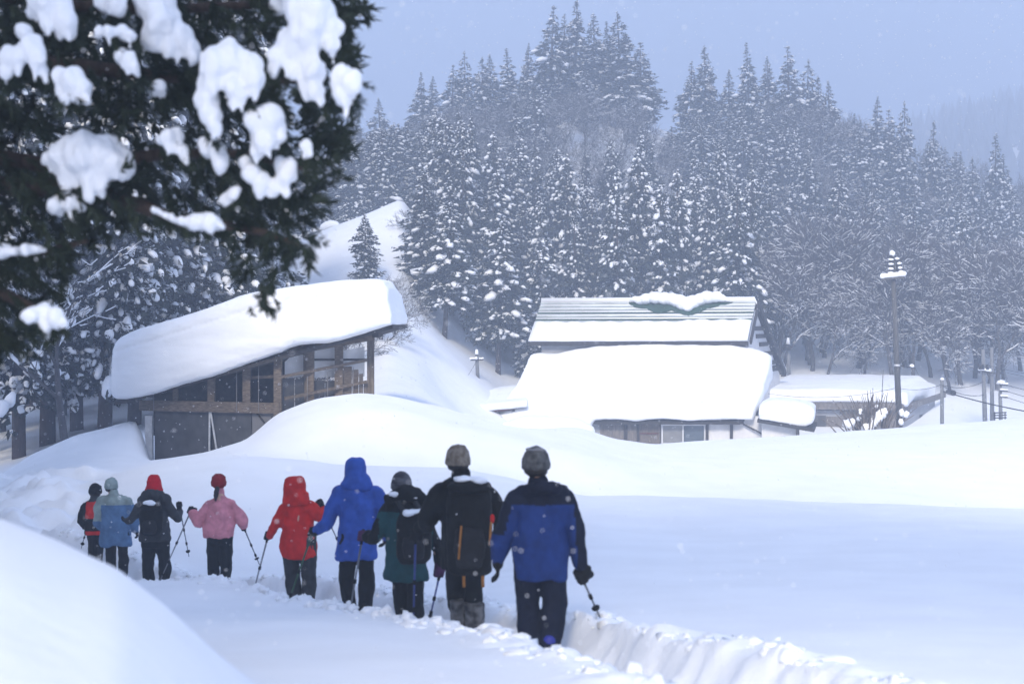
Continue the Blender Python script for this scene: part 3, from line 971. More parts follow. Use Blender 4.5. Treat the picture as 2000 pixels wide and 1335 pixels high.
bar("bargeboard", P(1764, 797, 90.2), P(1846, 770, 98.5), .12, .38, BOARDS, ls)
secs = []
for x, yt, yb in ((1500, 731, 786), (1560, 730, 786), (1640, 730, 786), (1700, 731, 787), (1740, 732, 788), (1758, 733, 790), (1768, 735, 793)):
    Y0 = on_plane(x, 0, CL, CR)[1] - .6
    row = [P(x, yb, Y0 + .3), P(x, yb - 3, Y0), P(x, yb - 16, Y0), P(x, yb - 26, Y0 + .3), P(x, yb - 34, Y0 + 2.4)]
    for f in (.5, 1.0):
        row.append(P(x + (1840 - 1762) * f * (.72 if x > 1700 else .5), yb - 34 + (yt - yb + 34) * f + (x > 1750) * 14 * f, Y0 + 2 + 9 * f))
    row.append(row[-1] - (0, -.3, .9))
    row.append(P(x, yb - 4, Y0 + 4))
    secs.append(row)
_lastrow = secs[-1]
secs.append([np.array(p) + (0.18, .1, -.05) for p in _lastrow])
obj("roof_snow", remesh(MB().loft(secs), .11, 5, .04, .8, 2), SNOW, ls)

# ---- tiny snow-capped hut on the ridge
ht = root("hut", tuple(P(642, 452, 121)), "tiny hut under a cap of snow on the distant white ridge", "hut")
mb = MB(); panel(mb, [P(632, 462, 121), P(655, 458, 121), P(655, 444, 121), P(632, 449, 121)], 1.0); obj("wall", mb, GREYWALL, ht, smooth=False)
mb = MB()
for x, y, r in ((633, 443, .38), (640, 440, .45), (648, 438, .45), (655, 438, .36)):
    mb.ball(P(x, y, 121), (r, r * 1.4, r * .85))
obj("roof_snow", remesh(mb, .1, 4), SNOW, ht)

# ------------------------------------------------------------------ poles and wires
def down_to_ground(q):
    return gz(q[0], q[1]) - 0.3


def pole(px_top, py_top, px_bot, py_bot, Y, r0, r1, m, name, label, group=None):
    a, b = P(px_top, py_top, Y), P(px_bot, py_bot, Y)
    d = (b - a) / (b - a)[2] * (down_to_ground(b) - b[2]) if (b - a)[2] else 0
    b = b + d
    o = root(name, tuple(b), label, "utility pole", group)
    obj("pole", MB().tube([a, a * .6 + b * .4, b], [r0, r0 * .6 + r1 * .4, r1], 10), m, o)
    return o


def snowcap(a, b, r, parent, name="snow_cap"):
    mb = MB()
    n = max(3, int(np.linalg.norm(np.asarray(b) - np.asarray(a)) / (r * .9)))
    for i in range(n):
        s = i / (n - 1)
        mb.ball(np.asarray(a) * (1 - s) + np.asarray(b) * s + (0, 0, r * .35), (r * rnd.uniform(.9, 1.2), r, r * rnd.uniform(.7, 1.1)), .2, i, 1)
    return obj(name, remesh(mb, r * .35, 3), SNOW, parent)


YP = 73.0
o = pole(1743, 500, 1757, 835, YP, .12, .165, POLEWOOD, "utility_pole", "tall leaning wooden pole with stacked insulators beside the low shed")
arm = obj("crossarm", MB().beam(P(1722, 545, YP - .25), P(1766, 541, YP - .25), .12, .12), POLEWOOD, o, smooth=False)
snowcap(P(1724, 541, YP - .25), P(1765, 537, YP - .25), .17, o)
for i, y in enumerate((498, 508, 517, 526, 534)):
    obj("insulator", MB().tube([P(1740, y, YP - .2), P(1740, y + 3, YP - .2), P(1740, y + 5, YP - .2)], [.05, .15, .06], 8), CERAMIC, o)
    if i: obj("insulator_snow", MB().ball(P(1740, y - 1.5, YP - .25), (.17, .16, .07), .2, i, 1), SNOW, o)
for i, (x, y) in enumerate(((1753, 508), (1757, 517), (1759, 526), (1761, 533))):
    obj("insulator", MB().tube([P(x - 6, y + 1, YP - .1), P(x + 4, y, YP - .1)], [.04, .06], 6), CERAMIC, o)
    obj("insulator_snow", MB().ball(P(x - 1, y - 3, YP - .12), (.15, .12, .07), .2, i + 9, 1), SNOW, o)
obj("top_rod", MB().tube([P(1753, 541, YP - .1), P(1752, 503, YP - .1)], .05, 6), CERAMIC, o)
obj("snow_cap", MB().ball(P(1742.5, 495, YP - .1), (.15, .15, .17), .15, 3), SNOW, o)
obj("band", MB().tube([P(1752, 711, YP), P(1752, 715, YP)], .16, 10), ALU, o)
arm2 = obj("side_arm", MB().tube([P(1753, 713, YP), P(1781, 717, YP)], .035, 6), CERAMIC, o)
obj("snow_cap", MB().ball(P(1781, 714, YP), (.14, .12, .1), .2, 5, 1), SNOW, o)
# thin post with cable joint
o2 = pole(1840, 741, 1840, 828, 84, .10, .12, CONCRETE, "utility_pole", "thin dark post at the right end of the low shed")
obj("snow_cap", MB().ball(P(1840, 740, 84), (.14, .14, .1), .2, 2, 1), SNOW, o2)
# two tall slim poles
o3 = pole(1920, 682, 1924, 826, 88, .115, .15, CONCRETE, "utility_pole", "slim pole with a short crossarm, left one of the tall pair at the right")
obj("crossarm", MB().beam(P(1911, 723, 87.7), P(1934, 726, 87.7), .1, .1), CERAMIC, o3, smooth=False)
snowcap(P(1913, 722, 87.7), P(1933, 724, 87.7), .13, o3)
for x in (1914, 1920, 1929):
    obj("insulator", MB().tube([P(x, 721, 87.6), P(x, 711, 87.6)], [.1, .06], 6), CERAMIC, o3)
o4 = pole(1937, 678, 1938, 826, 89, .105, .14, CONCRETE, "utility_pole", "plain slim pole, right one of the tall pair at the right")
obj("crossarm", MB().beam(P(1930, 728, 88.7), P(1944, 729, 88.7), .08, .08), CERAMIC, o4, smooth=False)
# short pole with three side arms and a rail guard
o5 = pole(1953, 748, 1955, 826, 87, .105, .125, CONCRETE, "utility_pole", "short pole with three snow-topped side arms at the right")
for y in (751, 763, 775):
    obj("side_arm", MB().beam(P(1953, y, 86.8), P(1968, y + 1, 86.8), .07, .08), CERAMIC, o5, smooth=False)
    snowcap(P(1956, y - 2, 86.8), P(1967, y - 1, 86.8), .10, o5)
obj("snow_cap", MB().ball(P(1955, 746, 87), (.3, .2, .16), .2, 6, 1), SNOW, o5)
gd = root("railing", tuple(P(1952, 826, 84)), "small dark metal railing at the foot of the short pole", "railing")
for y in (806, 811, 816):
    bar("rail", P(1940, y, 84), P(1966, y - 1, 84), .05, .07, CERAMIC, gd)
for x in (1943, 1953, 1963):
    bar("upright", P(x, 826, 84), P(x, 804, 84), .05, .05, CERAMIC, gd)
# small poles by the slope and behind the house
o6 = pole(931, 690, 934, 758, 92, .11, .13, CONCRETE, "utility_pole", "short pole with a snowy crossarm on the white slope left of the farmhouse")
obj("crossarm", MB().beam(P(919, 703, 91.8), P(944, 702, 91.8), .08, .08), CERAMIC, o6, smooth=False)
snowcap(P(920, 701, 91.8), P(930, 700.5, 91.8), .13, o6)
snowcap(P(937, 700.5, 91.8), P(943, 700, 91.8), .08, o6)
obj("snow_cap", MB().tube([P(931, 692, 91.9), P(931, 682, 91.9)], [.14, .08], 8), SNOW, o6)
o7 = pole(1539, 668, 1541, 735, 104, .12, .14, CONCRETE, "utility_pole", "dark short pole just behind the right gable of the farmhouse")
obj("snow_cap", MB().tube([P(1539, 672, 103.9), P(1539.5, 659, 103.9)], [.17, .09], 8), SNOW, o7)
obj("transformer", MB().tube([P(1538, 674, 103.7), P(1538, 684, 103.7)], .22, 8), CERAMIC, o7)


def wire(a, b, sag, r, label, n=14, group=None):
    a, b = np.asarray(a, float), np.asarray(b, float)
    pts = []
    for i in range(n + 1):
        s = i / n
        q = a * (1 - s) + b * s
        q[2] -= sag * 4 * s * (1 - s)
        pts.append(q)
    w = obj("power_line", MB().tube(pts, r, 4), WIRE)
    return tag(w, label, "wire", group)


wire(P(1841, 763, 84), P(2160, 823, 66), .25, .035, "thick black cable running right from the thin post", 16)
cj = root("cable_joint", tuple(P(1857, 766, 83)), "black cable closure hanging just right of the thin post", "cable joint")
obj("closure", MB().capsule(P(1852, 765, 83), P(1862, 767, 82.4), .15, .17), CERAMIC, cj)
obj("hanger", MB().tube([P(1850, 763, 83.2), P(1866, 764, 82.2)], .03, 6), WIRE, cj)
G_ = "thin wires at the right edge"
for i, (a, b) in enumerate(((P(1840, 751, 84), P(1921, 745, 77)), (P(1840, 752, 84), P(1922, 771, 77)), (P(1914, 713, 87.6), P(2150, 752, 78)), (P(1929, 713, 87.6), P(2150, 738, 78)), (P(1968, 752, 86.8), P(2150, 772, 77)), (P(1968, 764, 86.8), P(2150, 790, 77)), (P(1968, 776, 86.8), P(2150, 806, 77)))):
    wire(a, b, .25, .018, ("upper thin wire between the thin post and the slim poles", "lower thin wire between the thin post and the slim poles", "thin wire leaving the left end of the slim pole's crossarm", "topmost thin wire at the right edge, from the slim pole's crossarm", "thin wire from the upper arm of the short pole", "thin wire from the middle arm of the short pole", "thin wire from the lowest arm of the short pole")[i], 10, ("wires between the post and the slim poles" if i < 2 else G_))
wire(P(1752, 757, YP), P(1840, 750, 84), .2, .014, "thin wire from the tall wooden pole to the thin post", 10)
wire(P(1500, 768, 80), P(1752, 757, YP), .35, .013, "thin wire from the farmhouse to the tall wooden pole", 14)
wire(P(932, 703, 92), P(872, 775, 84), .3, .012, "thin stay wire slanting down the white slope from the short pole", 8)
mk = tag(obj("marker_rod", MB().tube([P(1722, 785, 88), P(1725, 722, 88)], [.03, .02], 6), POLEWOOD), "thin pale rod standing in front of the low shed roof", "rod")

# dry shrub with snow clumps at the foot of the tall pole
bs = root("shrub", tuple(P(1705, 845, 71.5)), "brown leafless shrub with snow clumps at the foot of the tall pole", "shrub")
b0 = P(1705, 850, 71.5)
for i in range(120):
    x = 1705 + rnd.gauss(0, 30)
    base = P(1705 + (x - 1705) * .55 + rnd.gauss(0, 8), 852, 71.5 + rnd.uniform(-.8, .8))
    h = rnd.uniform(.9, 2.5) * (1 - abs(x - 1705) / 190)
    tip = base + ((x - 1705) / F * 71.5 * .6 + rnd.gauss(0, .22), rnd.gauss(0, .3), max(h, .5))
    mid = (base + tip) / 2 + (rnd.gauss(0, .08), 0, .15)
    obj("stem", MB().tube([base, mid, tip], [.04, .028, .013], 4, False), GREYWOOD, bs)
for i, (x, y, r) in enumerate(((1657, 828, .32), (1652, 826, .22), (1665, 823, .2), (1715, 816, .34), (1722, 808, .3), (1728, 803, .22), (1708, 824, .25), (1690, 834, .25), (1700, 834, .25), (1762, 806, .22), (1770, 809, .2), (1678, 818, .16), (1680, 806, .12), (1703, 816, .14), (1712, 793, .11), (1681, 800, .13), (1760, 824, .18))):
    obj("snow_clump", MB().ball(P(x, y, 71.0), (r * .68, r * .68, r * .8), .5, i), SNOW, bs)

# ------------------------------------------------------------------ trees
def conifer(seed, h, rmax, nbr, cs, ntri, snow_p, bl=1, base=0.10, pw=0.85, blob=(0.55, 1.25), spire=False, zsq=(.6, 1.05)):
    r = np.random.default_rng(seed)
    trunk = MB()
    lean = r.normal(0, .012, 2)
    zs = np.linspace(0, 1, 7)
    trunk.tube([(lean[0] * h * z, lean[1] * h * z, -0.8 + (h * .98 + .8) * z) for z in zs], [h * .014 * (1 - .93 * z) + .01 for z in zs], 7)
    t = r.random(nbr) ** (1.15 if not spire else .95)
    z = h * (base + (1 - base) * t)
    ang = np.arange(nbr) * 2.39996 + r.normal(0, .5, nbr)
    prof = (1 - t) ** pw
    lop = 0.85 + 0.3 * np.sin(ang * 2 + r.random() * 6) * np.sin(t * 9 + r.random() * 6)
    L = rmax * prof * (0.62 + 0.5 * r.random(nbr)) * lop + (0.03 if spire else 0.10) + .02 * h * (1 - t) ** (.8 if spire else .3) * .3
    droop = 0.10 + 0.38 * r.random(nbr)
    C, O, S = [], [], []
    for k, s in enumerate((1.0, 0.78, 0.56, 0.34)):
        m = L > (0.0, .45, .9, 1.4)[k]
        d = np.stack([np.cos(ang), np.sin(ang)], 1)
        side = r.normal(0, .12, (nbr, 2)) * L[:, None] * s
        c = np.stack([d[:, 0] * L * s + side[:, 0] + lean[0] * z, d[:, 1] * L * s + side[:, 1] + lean[1] * z, z - droop * L * s * s + r.normal(0, .12, nbr)], 1)
        o = np.stack([d[:, 0], d[:, 1], -droop * 1.3 - .15], 1)
        C.append(c[m]); O.append(o[m]); S.append((cs * (0.55 + 0.55 * r.random(nbr)) * (((.26, .74) if spire else (.55, .45))[0] + ((.26, .74) if spire else (.55, .45))[1] * np.minimum(1, L / (rmax * .5))))[m])
    C, O, S = np.concatenate(C), np.concatenate(O), np.concatenate(S)
    # leading shoot
    C = np.concatenate([C, [(lean[0] * h, lean[1] * h, h * q) for q in (.985, .965, .94)]])
    O = np.concatenate([O, [(0, 0, 1.0)] * 3]); S = np.concatenate([S, [cs * .22, cs * .28, cs * .36]])
    O = O / np.linalg.norm(O, axis=1)[:, None]
    n = len(C)
    # foliage: ntri small pointed sprays per clump
    cc = np.repeat(C, ntri, 0) + r.normal(0, .42, (n * ntri, 3)) * np.repeat(S, ntri)[:, None] * (1, 1, .75)
    dd = np.repeat(O, ntri, 0) + r.normal(0, .55, (n * ntri, 3))
    dd /= np.linalg.norm(dd, axis=1)[:, None]
    ss = np.repeat(S, ntri) * (0.55 + .6 * r.random(n * ntri))
    w = np.cross(dd, r.normal(0, 1, (n * ntri, 3)))
    w /= np.linalg.norm(w, axis=1)[:, None] + 1e-9
    V = np.stack([cc - w * (ss * .30)[:, None] - dd * (ss * .3)[:, None], cc + w * (ss * .30)[:, None] - dd * (ss * .3)[:, None], cc + dd * (ss * .8)[:, None]], 1).reshape(-1, 3)
    crown = (V, np.arange(len(V)).reshape(-1, 3))
    # snow resting on the sprays
    pick = r.random(n) < snow_p
    Cs, Ss, Os = C[pick], S[pick], O[pick]
    I, T = ICO[bl]
    k = len(Cs)
    sc = Ss * r.uniform(blob[0], blob[1], k) * .62
    big = r.random(k) ** 4
    sc = sc * (0.60 + 0.5 * big)
    wob = np.zeros((k, len(I)))
    for _ in range(3):
        wob += .17 * np.sin((I[None] * r.normal(0, 1.6, (k, 1, 3))).sum(2) + r.uniform(0, 6.28, (k, 1)))
    base_v = np.broadcast_to(I, (k, len(I), 3)) * (1 + wob)[:, :, None]
    sq = np.stack([sc * r.uniform(.75, 1.3, k), sc * r.uniform(.75, 1.3, k), sc * r.uniform(zsq[0], zsq[1], k)], 1)
    sv = base_v * sq[:, None, :]
    # droop along the branch
    along = (sv * Os[:, None, :]).sum(2)
    sv = sv + Os[:, None, :] * (along * .45)[:, :, None]
    sv[:, :, 2] += -0.4 * along * (along > 0)
    sv = sv + (Cs + np.stack([Os[:, 0] * .1, Os[:, 1] * .1, np.full(k, .40)], 1) * Ss[:, None])[:, None, :]
    snow = (sv.reshape(-1, 3), (T[None] + (np.arange(k) * len(I))[:, None, None]).reshape(-1, 3))
    return dict(trunk=trunk.mesh("trunk", BARK), crown=make_mesh("crown", crown[0], [crown[1]], NEEDLE, smooth=False), snow=make_mesh("snow_load", snow[0], [snow[1]], SNOWT, smooth=True), h=h)


def seg_tubes(segs, n=4, lift=0.0, rs=1.0):
    a = np.array([s[0] for s in segs]); b = np.array([s[1] for s in segs])
    ra = np.array([s[2] for s in segs]) * rs; rb = np.array([s[3] for s in segs]) * rs
    d = b - a
    d /= np.linalg.norm(d, axis=1)[:, None] + 1e-9
    ref = np.where(np.abs(d[:, 2:3]) > .9, np.array([[1.0, 0, 0]]), np.array([[0, 0, 1.0]]))
    s = np.cross(d, ref); s /= np.linalg.norm(s, axis=1)[:, None] + 1e-9
    u = np.cross(s, d)
    an = np.arange(n) * 2 * math.pi / n
    ring = np.cos(an)[None, :, None] * s[:, None, :] + np.sin(an)[None, :, None] * u[:, None, :]
    up = np.array((0, 0, lift))
    A = a[:, None, :] + ring * ra[:, None, None] + up * (ra[:, None, None] / (rs or 1))
    B = b[:, None, :] + ring * rb[:, None, None] + up * (rb[:, None, None] / (rs or 1))
    V = np.concatenate([A, B], 1).reshape(-1, 3)
    j = np.arange(n)
    q = np.stack([j, (j + 1) % n, (j + 1) % n + n, j + n], 1)
    Q = (q[None] + (np.arange(len(segs)) * 2 * n)[:, None, None]).reshape(-1, 4)
    return V, Q


def bare_tree(seed, h, spread=1.0, twig=.016, levels=5, stems=1, snow_p=.24, snow_rs=1.25):
    r = random.Random(seed)
    main, fine = [], []

    def grow(p, d, L, rad, lev):
        q = p
        nseg = 3 if lev < 3 else 2
        r0 = rad
        for i in range(nseg):
            d = d + Vector((r.gauss(0, .13), r.gauss(0, .13), r.gauss(.02, .10)))
            d.normalize()
            e = q + d * (L / nseg)
            r1 = max(rad * (1 - .45 * (i + 1) / nseg), twig)
            (main if rad > .045 else fine).append((tuple(q), tuple(e), r0, r1))
            if lev < levels and (i > 0 or lev > 0):
                for _ in range(1 if lev < 2 else r.choice((1, 2, 2))):
                    a = r.uniform(0, 6.283)
                    perp = d.orthogonal().normalized()
                    perp.rotate(Matrix.Rotation(a, 3, d))
                    nd = (d * r.uniform(.45, .9) + perp * r.uniform(.45, .95) * spread + Vector((0, 0, .12))).normalized()
                    grow(e, nd, L * r.uniform(.55, .8), max(r1 * .62, twig), lev + 1)
            q, r0 = e, r1
        if lev < levels:
            grow(q, d, L * .7, max(r0 * .8, twig), lev + 1)

    for k in range(stems):
        d0 = Vector((r.gauss(0, .10 if stems == 1 else .4), r.gauss(0, .10 if stems == 1 else .4), 1)).normalized()
        grow(Vector((r.gauss(0, .15), r.gauss(0, .15), -.5)) if stems > 1 else Vector((0, 0, -.5)), d0, h * .34, h * .017, 0)
    V, Q = seg_tubes(main, 6)
    out = dict(trunk=make_mesh("trunk", V, [Q], BAREBARK))
    V, Q = seg_tubes(fine, 3)
    out["crown"] = make_mesh("crown", V, [Q], BAREBARK)
    sn = [s for s in main + fine if s[2] < .06 and abs(s[1][2] - s[0][2]) < .72 * math.dist(s[0], s[1]) and r.random() < (.75 if s[2] > .03 else snow_p)]
    V, Q = seg_tubes([(s[0], s[1], min(s[2], .07), min(s[3], .07)) for s in sn], 4, lift=1.0, rs=snow_rs)
    out["snow"] = make_mesh("snow_load", V, [Q], SNOWT)
    return out


def plant(kind, name, x, y, s, rz, label, cat, group=None, z=None, sz=None):
    o = bpy.data.objects.new(name, None)
    o.empty_display_size = .3
    col.objects.link(o)
    o.location = (x, y, gz(x, y) if z is None else z)
    o.rotation_euler = (rnd.gauss(0, .018), rnd.gauss(0, .018), rz)
    o.scale = (s, s, sz or s)
    tag(o, label, cat, group)
    for part, nm in (("trunk", "trunk"), ("crown", "crown"), ("snow", "snow_load")):
        c = bpy.data.objects.new(nm, kind[part])
        col.objects.link(c)
        c.parent = o
        if part != "trunk": c["kind"] = "stuff"
    return o


HILL = [conifer(100 + i, 18, (2.7, 3.0, 2.4, 3.1, 2.7, 2.9)[i], 215, .58, 9, (.50, .42, .55, .46, .40, .52)[i], 1, pw=(.95, .9, 1.0, .95, .85, .9)[i], spire=True) for i in range(6)]
SLOPE = [conifer(200 + i, 15, (2.4, 2.7, 2.2, 2.6)[i], 275, .52, 9, (.62, .55, .66, .6)[i], 1, base=.06, pw=(.66, .75, .64, .7)[i], spire=True) for i in range(4)]
NEAR = [conifer(300 + i, 22, (3.0, 3.3, 2.8)[i], 700, .42, 11, (.85, .78, .88)[i], 2, base=.13, pw=.55, blob=(.45, 1.1), zsq=(.7, 1.35)) for i in range(3)]
BARE = [bare_tree(400 + i, (10, 12, 9, 11)[i], (.9, .8, 1.0, .85)[i], twig=.0135, snow_rs=1.45) for i in range(4)]
SHRUBS = [bare_tree(450 + i, (5, 6)[i], .8, twig=.013, levels=4, stems=4) for i in range(2)]

EDGE = conifer(231, 15, 2.5, 215, .58, 9, .62, 1, base=.24, pw=.66, spire=True)

# --- trees one can single out on the skyline: (x of tip, row of tip, depth, base width scale, label)
SKY = [
    (691, 196, 200, .9, "hazy cedar tip farthest left on the skyline, beside the foreground branches"),
    (745, 192, 198, .9, "hazy small cedar on the skyline second from the foreground branches"),
    (822, 140, 190, 1.0, "slim pointed cedar on the left shoulder of the skyline"),
    (846, 150, 192, .9, "cedar just right of the slim pointed one on the left shoulder"),
    (882, 126, 188, .9, "narrow cedar in the skyline dip left of the tall clump"),
    (908, 100, 189, .95, "pointed cedar standing above its neighbours left of the tall clump"),
    (940, 112, 186, 1.0, "snow-streaked cedar third left of the tall clump"),
    (962, 108, 188, 1.0, "snow-streaked cedar second left of the tall clump"),
    (998, 97, 185, 1.1, "broad snowy cedar directly left of the tall clump"),
    (1030, 84, 187, .8, "small cedar tip tucked against the tall clump from the left"),
    (1071, 10, 180, 1.25, "tall snow-streaked cedar at the left end of the tall skyline clump"),
    (1101, 30, 184, 1.0, "cedar tip between the two tallest at the clump's left"),
    (1124, 1, 183, 1.25, "tallest cedar of the skyline, touching the top of the picture"),
    (1165, 30, 181, 1.25, "rounded cedar in the middle of the tall skyline clump"),
    (1190, 40, 184, 1.1, "cedar right of the middle in the tall skyline clump"),
    (1217, 24, 179, 1.45, "broad heavy cedar at the right of the tall skyline clump"),
    (1252, 82, 180, 1.2, "lower cedar ending the tall skyline clump on the right"),
    (1348, 122, 184, 1.0, "left cedar of the pair right of the skyline gap"),
    (1381, 91, 182, 1.05, "right, taller cedar of the pair right of the skyline gap"),
    (1423, 138, 181, .85, "small snowy cedar standing alone between two skyline groups"),
    (1467, 84, 178, 1.1, "tall cedar opening the row of five on the right skyline"),
    (1505, 112, 179, 1.0, "second cedar of the row of five on the right skyline"),
    (1543, 89, 177, 1.1, "third and thick cedar of the row of five on the right skyline"),
    (1573, 117, 178, 1.0, "fourth cedar of the row of five on the right skyline"),
    (1603, 150, 177, .95, "fifth and lowest cedar of the row of five on the right skyline"),
    (1625, 158, 178, .9, "small cedar just right of the skyline row of five"),
    (1668, 222, 176, .8, "low cedar tip on the falling right skyline"),
    (1713, 189, 174, .95, "rounded cedar left of the pair on the falling right skyline"),
    (1738, 212, 175, .85, "low cedar between the rounded and the pointed one on the falling skyline"),
    (1768, 200, 173, .95, "pointed cedar on the falling right skyline"),
    (1815, 236, 172, .8, "lone small cedar tip on the falling right skyline"),
    (1942, 262, 168, .85, "slim cedar near the right edge of the skyline"),
    (1970, 302, 168, .9, "cedar right of the slim one near the right edge"),
]
placed = []
for i, (x, y, Y, w, lab) in enumerate(SKY):
    q = P(x, y, Y)
    g = gz(q[0], Y)
    hh = max(q[2] - g, 7)
    k = HILL[i % 6]
    plant(k, "cedar_tree", q[0], Y, .86 * w * 1.18, rnd.uniform(0, 6.28), lab, "tree", "cedars along the skyline", g, hh / 18)
    placed.append((q[0], Y))

# --- other trees one can single out
FEAT = [
    (715, 420, 100, SLOPE[0], .55, "lone small dark cedar on the white slope above the timber shed roof"),
    (838, 330, 106, SLOPE[3], 1.05, "big snowy cedar at the left edge of the forest beside the white slope"),
    (868, 395, 101, EDGE, .95, "cedar with bare lower trunk at the foot of the white slope"),
    (972, 430, 102, EDGE, 1.0, "low-branched cedar thick with snow clumps left of the farmhouse roof"),
    (1140, 300, 128, HILL[0], 1.0, "dark pointed cedar rising above the forest behind the farmhouse ridge"),
    (1880, 405, 136, SLOPE[3], 1.0, "cedar with wide snow-laden boughs at the right above the pole"),
]
for x, y, Y, k, w, lab in FEAT:
    q = P(x, y, Y)
    g = gz(q[0], Y)
    plant(k, "cedar_tree", q[0], Y, w, rnd.uniform(0, 6.28), lab, "tree", None, g, (q[2] - g) / k["h"])
    placed.append((q[0], Y))

# --- the packed forest between
def free(x, y, d):
    return all((x - a) ** 2 + ((y - b) * .8) ** 2 > d * d for a, b in placed)


def px_of(x, y): return 1000 + F * x / y
def where(px, Y):
    row = ("at the forest foot" if Y < 114 else "low in the forest" if Y < 130 else "midway up the hill" if Y < 148 else "fairly high on the hill" if Y < 168 else "just under the skyline")
    cols = ((760, "above the white ridge"), (900, "beside the white slope"), (1000, "left of the farmhouse roof"), (1110, "above the roof's left end"), (1210, "above the roof's middle"), (1300, "above the snow lump"), (1400, "above the roof's right part"), (1480, "above the right gable"), (1560, "just right of the gable"), (1650, "between gable and tall pole"), (1740, "close left of the tall pole"), (1830, "close right of the tall pole"), (1930, "above the slim poles"), (9999, "at the right edge"))
    return row + ", " + next(t for lim, t in cols if px < lim)


def skyline(px):       # row that no packed-forest tree rises above
    return float(np.interp(px, [600, 700, 800, 900, 1000, 1060, 1120, 1220, 1270, 1310, 1350, 1450, 1550, 1620, 1700, 1800, 1900, 2000], [265, 250, 220, 195, 180, 140, 120, 130, 190, 235, 215, 190, 180, 200, 228, 258, 292, 325]))


def forest_label(px, Y, k):
    i = (HILL + SLOPE).index(k)
    return ("slender" if i in (2, 0, 8) else "broad" if i in (1, 3, 7, 9) else "even-sided") + (" heavily snowed" if i in (2, 6, 8, 5) else " snow-speckled") + " cedar " + where(px, Y)


nc = nb = 0
_cand = [(100 + 92 * rnd.random() ** 1.05, rnd.uniform(560, 2080)) for _ in range(11000)]
_cg = ground_z([(c[1] - 1000) / F * c[0] for c in _cand], [c[0] for c in _cand])
for (Y, px), g in zip(_cand, _cg):
    x = (px - 1000) / F * Y
    g = float(g)
    py = HY - (g - ZC) * F / Y
    if px < 835 and Y < 140: continue
    if px < 860 + max(0, (Y - 105)) * -1.0 + 20 and Y < 128: continue
    if px > 1010 and Y < 103: continue
    if 830 < px < 1010 and Y < 108: continue
    if 850 < px < 1010 and py > 712 - (1000 - px) * .42: continue
    low = px > 1480 and Y < 130 + max(0, px - 1600) * .04
    mid = 138 < Y < 172 and (880 < px < 1345) and rnd.random() < .78
    gap = 700 < px < 1000 and 165 < Y and rnd.random() < .3
    left = px < 850 and Y < 172 and rnd.random() < .35
    right = px > 1500 and Y > 126 and rnd.random() < .38
    if low or mid or gap or left or right:
        if nb >= 270 or not free(x, Y, 2.6): continue
        k = rnd.choice(BARE)
        if low:
            s = rnd.uniform(.8, 1.25)
            lab, grp = "bare tree with snow-lined branches " + where(px, Y), "bare trees at the foot of the hill"
        else:
            s = rnd.uniform(.65, .95)
            s = min(s, (g + 0.0 - ZC - (HY - skyline(px) - 10) * Y / F) / -10.5)
            if s < .35: continue
            lab, grp = "bare brownish tree among cedars " + where(px, Y), "bare trees up on the hillside"
        plant(k, "bare_tree", x, Y, s, rnd.uniform(0, 6.28), lab, "tree", grp, g)
        placed.append((x, Y)); nb += 1
    else:
        if nc >= 285 or not free(x, Y, 2.75): continue
        k = rnd.choice(SLOPE if Y < 150 else HILL)
        hh = rnd.uniform(10.5, 16.5) if Y < 135 else rnd.uniform(9.0, 13.5)
        hh = min(hh, ZC + (HY - skyline(px) - 15) * Y / F - g)
        if hh < 4.5: continue
        plant(k, "cedar_tree", x, Y, rnd.uniform(.8, 1.25) * (.95 if Y < 150 else .85), rnd.uniform(0, 6.28), forest_label(px, Y, k), "tree", "cedars of the packed hillside forest", g, hh / k["h"])
        placed.append((x, Y)); nc += 1

# bare saplings behind the shed roof and on the slope
for i, (x, y, Y, s) in enumerate(((560, 560, 62, .75), (590, 562, 66, .8), (640, 560, 70, .8), (675, 560, 74, .7), (745, 560, 82, .75), (772, 600, 84, .8), (800, 560, 112, .7), (700, 545, 90, .6))):
    q = P(x, y, Y)
    plant(SHRUBS[i % 2] if i != 5 else BARE[2], "bare_sapling", q[0], Y, s * (1 if i != 5 else .6), i * 1.3, ["leafless sapling nearest the dark branches behind the shed roof", "second leafless sapling behind the shed roof", "leafless sapling above the middle of the shed roof", "leafless sapling left of the lone small cedar", "leafless sapling right of the lone small cedar", "thin bent leafless tree rising behind the right end of the shed roof", "leafless sapling at the forest edge on the white ridge", "leafless sapling at the foot of the lone small cedar"][i], "tree", "saplings behind the shed roof", gz(q[0], Y) - .1)

# --- dark cedar stand behind the timber shed at the left
STAND = [(38, 58), (92, 61), (150, 66), (205, 60), (262, 64), (318, 70), (372, 66), (430, 72), (-40, 62), (120, 76), (240, 78), (340, 80), (0, 72), (470, 84), (400, 86), (60, 84), (180, 88), (300, 92), (-110, 70), (20, 96), (85, 99), (145, 101), (215, 97), (285, 105), (355, 101), (430, 99), (-50, 100), (110, 112), (250, 115), (-20, 118), (180, 120)]
_lab = ["first cedar trunk from the left edge in the dark stand", "second cedar trunk from the left edge in the dark stand"]
for i, (x, Y) in enumerate(STAND):
    X = (x - 1000) / F * Y
    g = gz(X, Y)
    plant(NEAR[i % 3], "cedar_tree", X, Y, rnd.uniform(.95, 1.15), rnd.uniform(0, 6.28), _lab[i] if i < 2 else "tall snow-clumped cedar of the dark stand, " + ("front" if Y < 68 else "second" if Y < 79 else "third" if Y < 95 else "back") + " rank, " + ("at the left edge" if x < 20 else "left of the bare tree" if x < 110 else "right of the bare tree" if x < 190 else "by the shed's left end" if x < 290 else "over the shed's left roof" if x < 390 else "over the middle of the shed roof"), "tree", "cedars of the dark stand behind the shed", g, rnd.uniform(.92, 1.1))
tk = bare_tree(471, 11, .75, twig=.012, levels=4, snow_p=.55, snow_rs=1.8)
q = P(132, 870, 51)
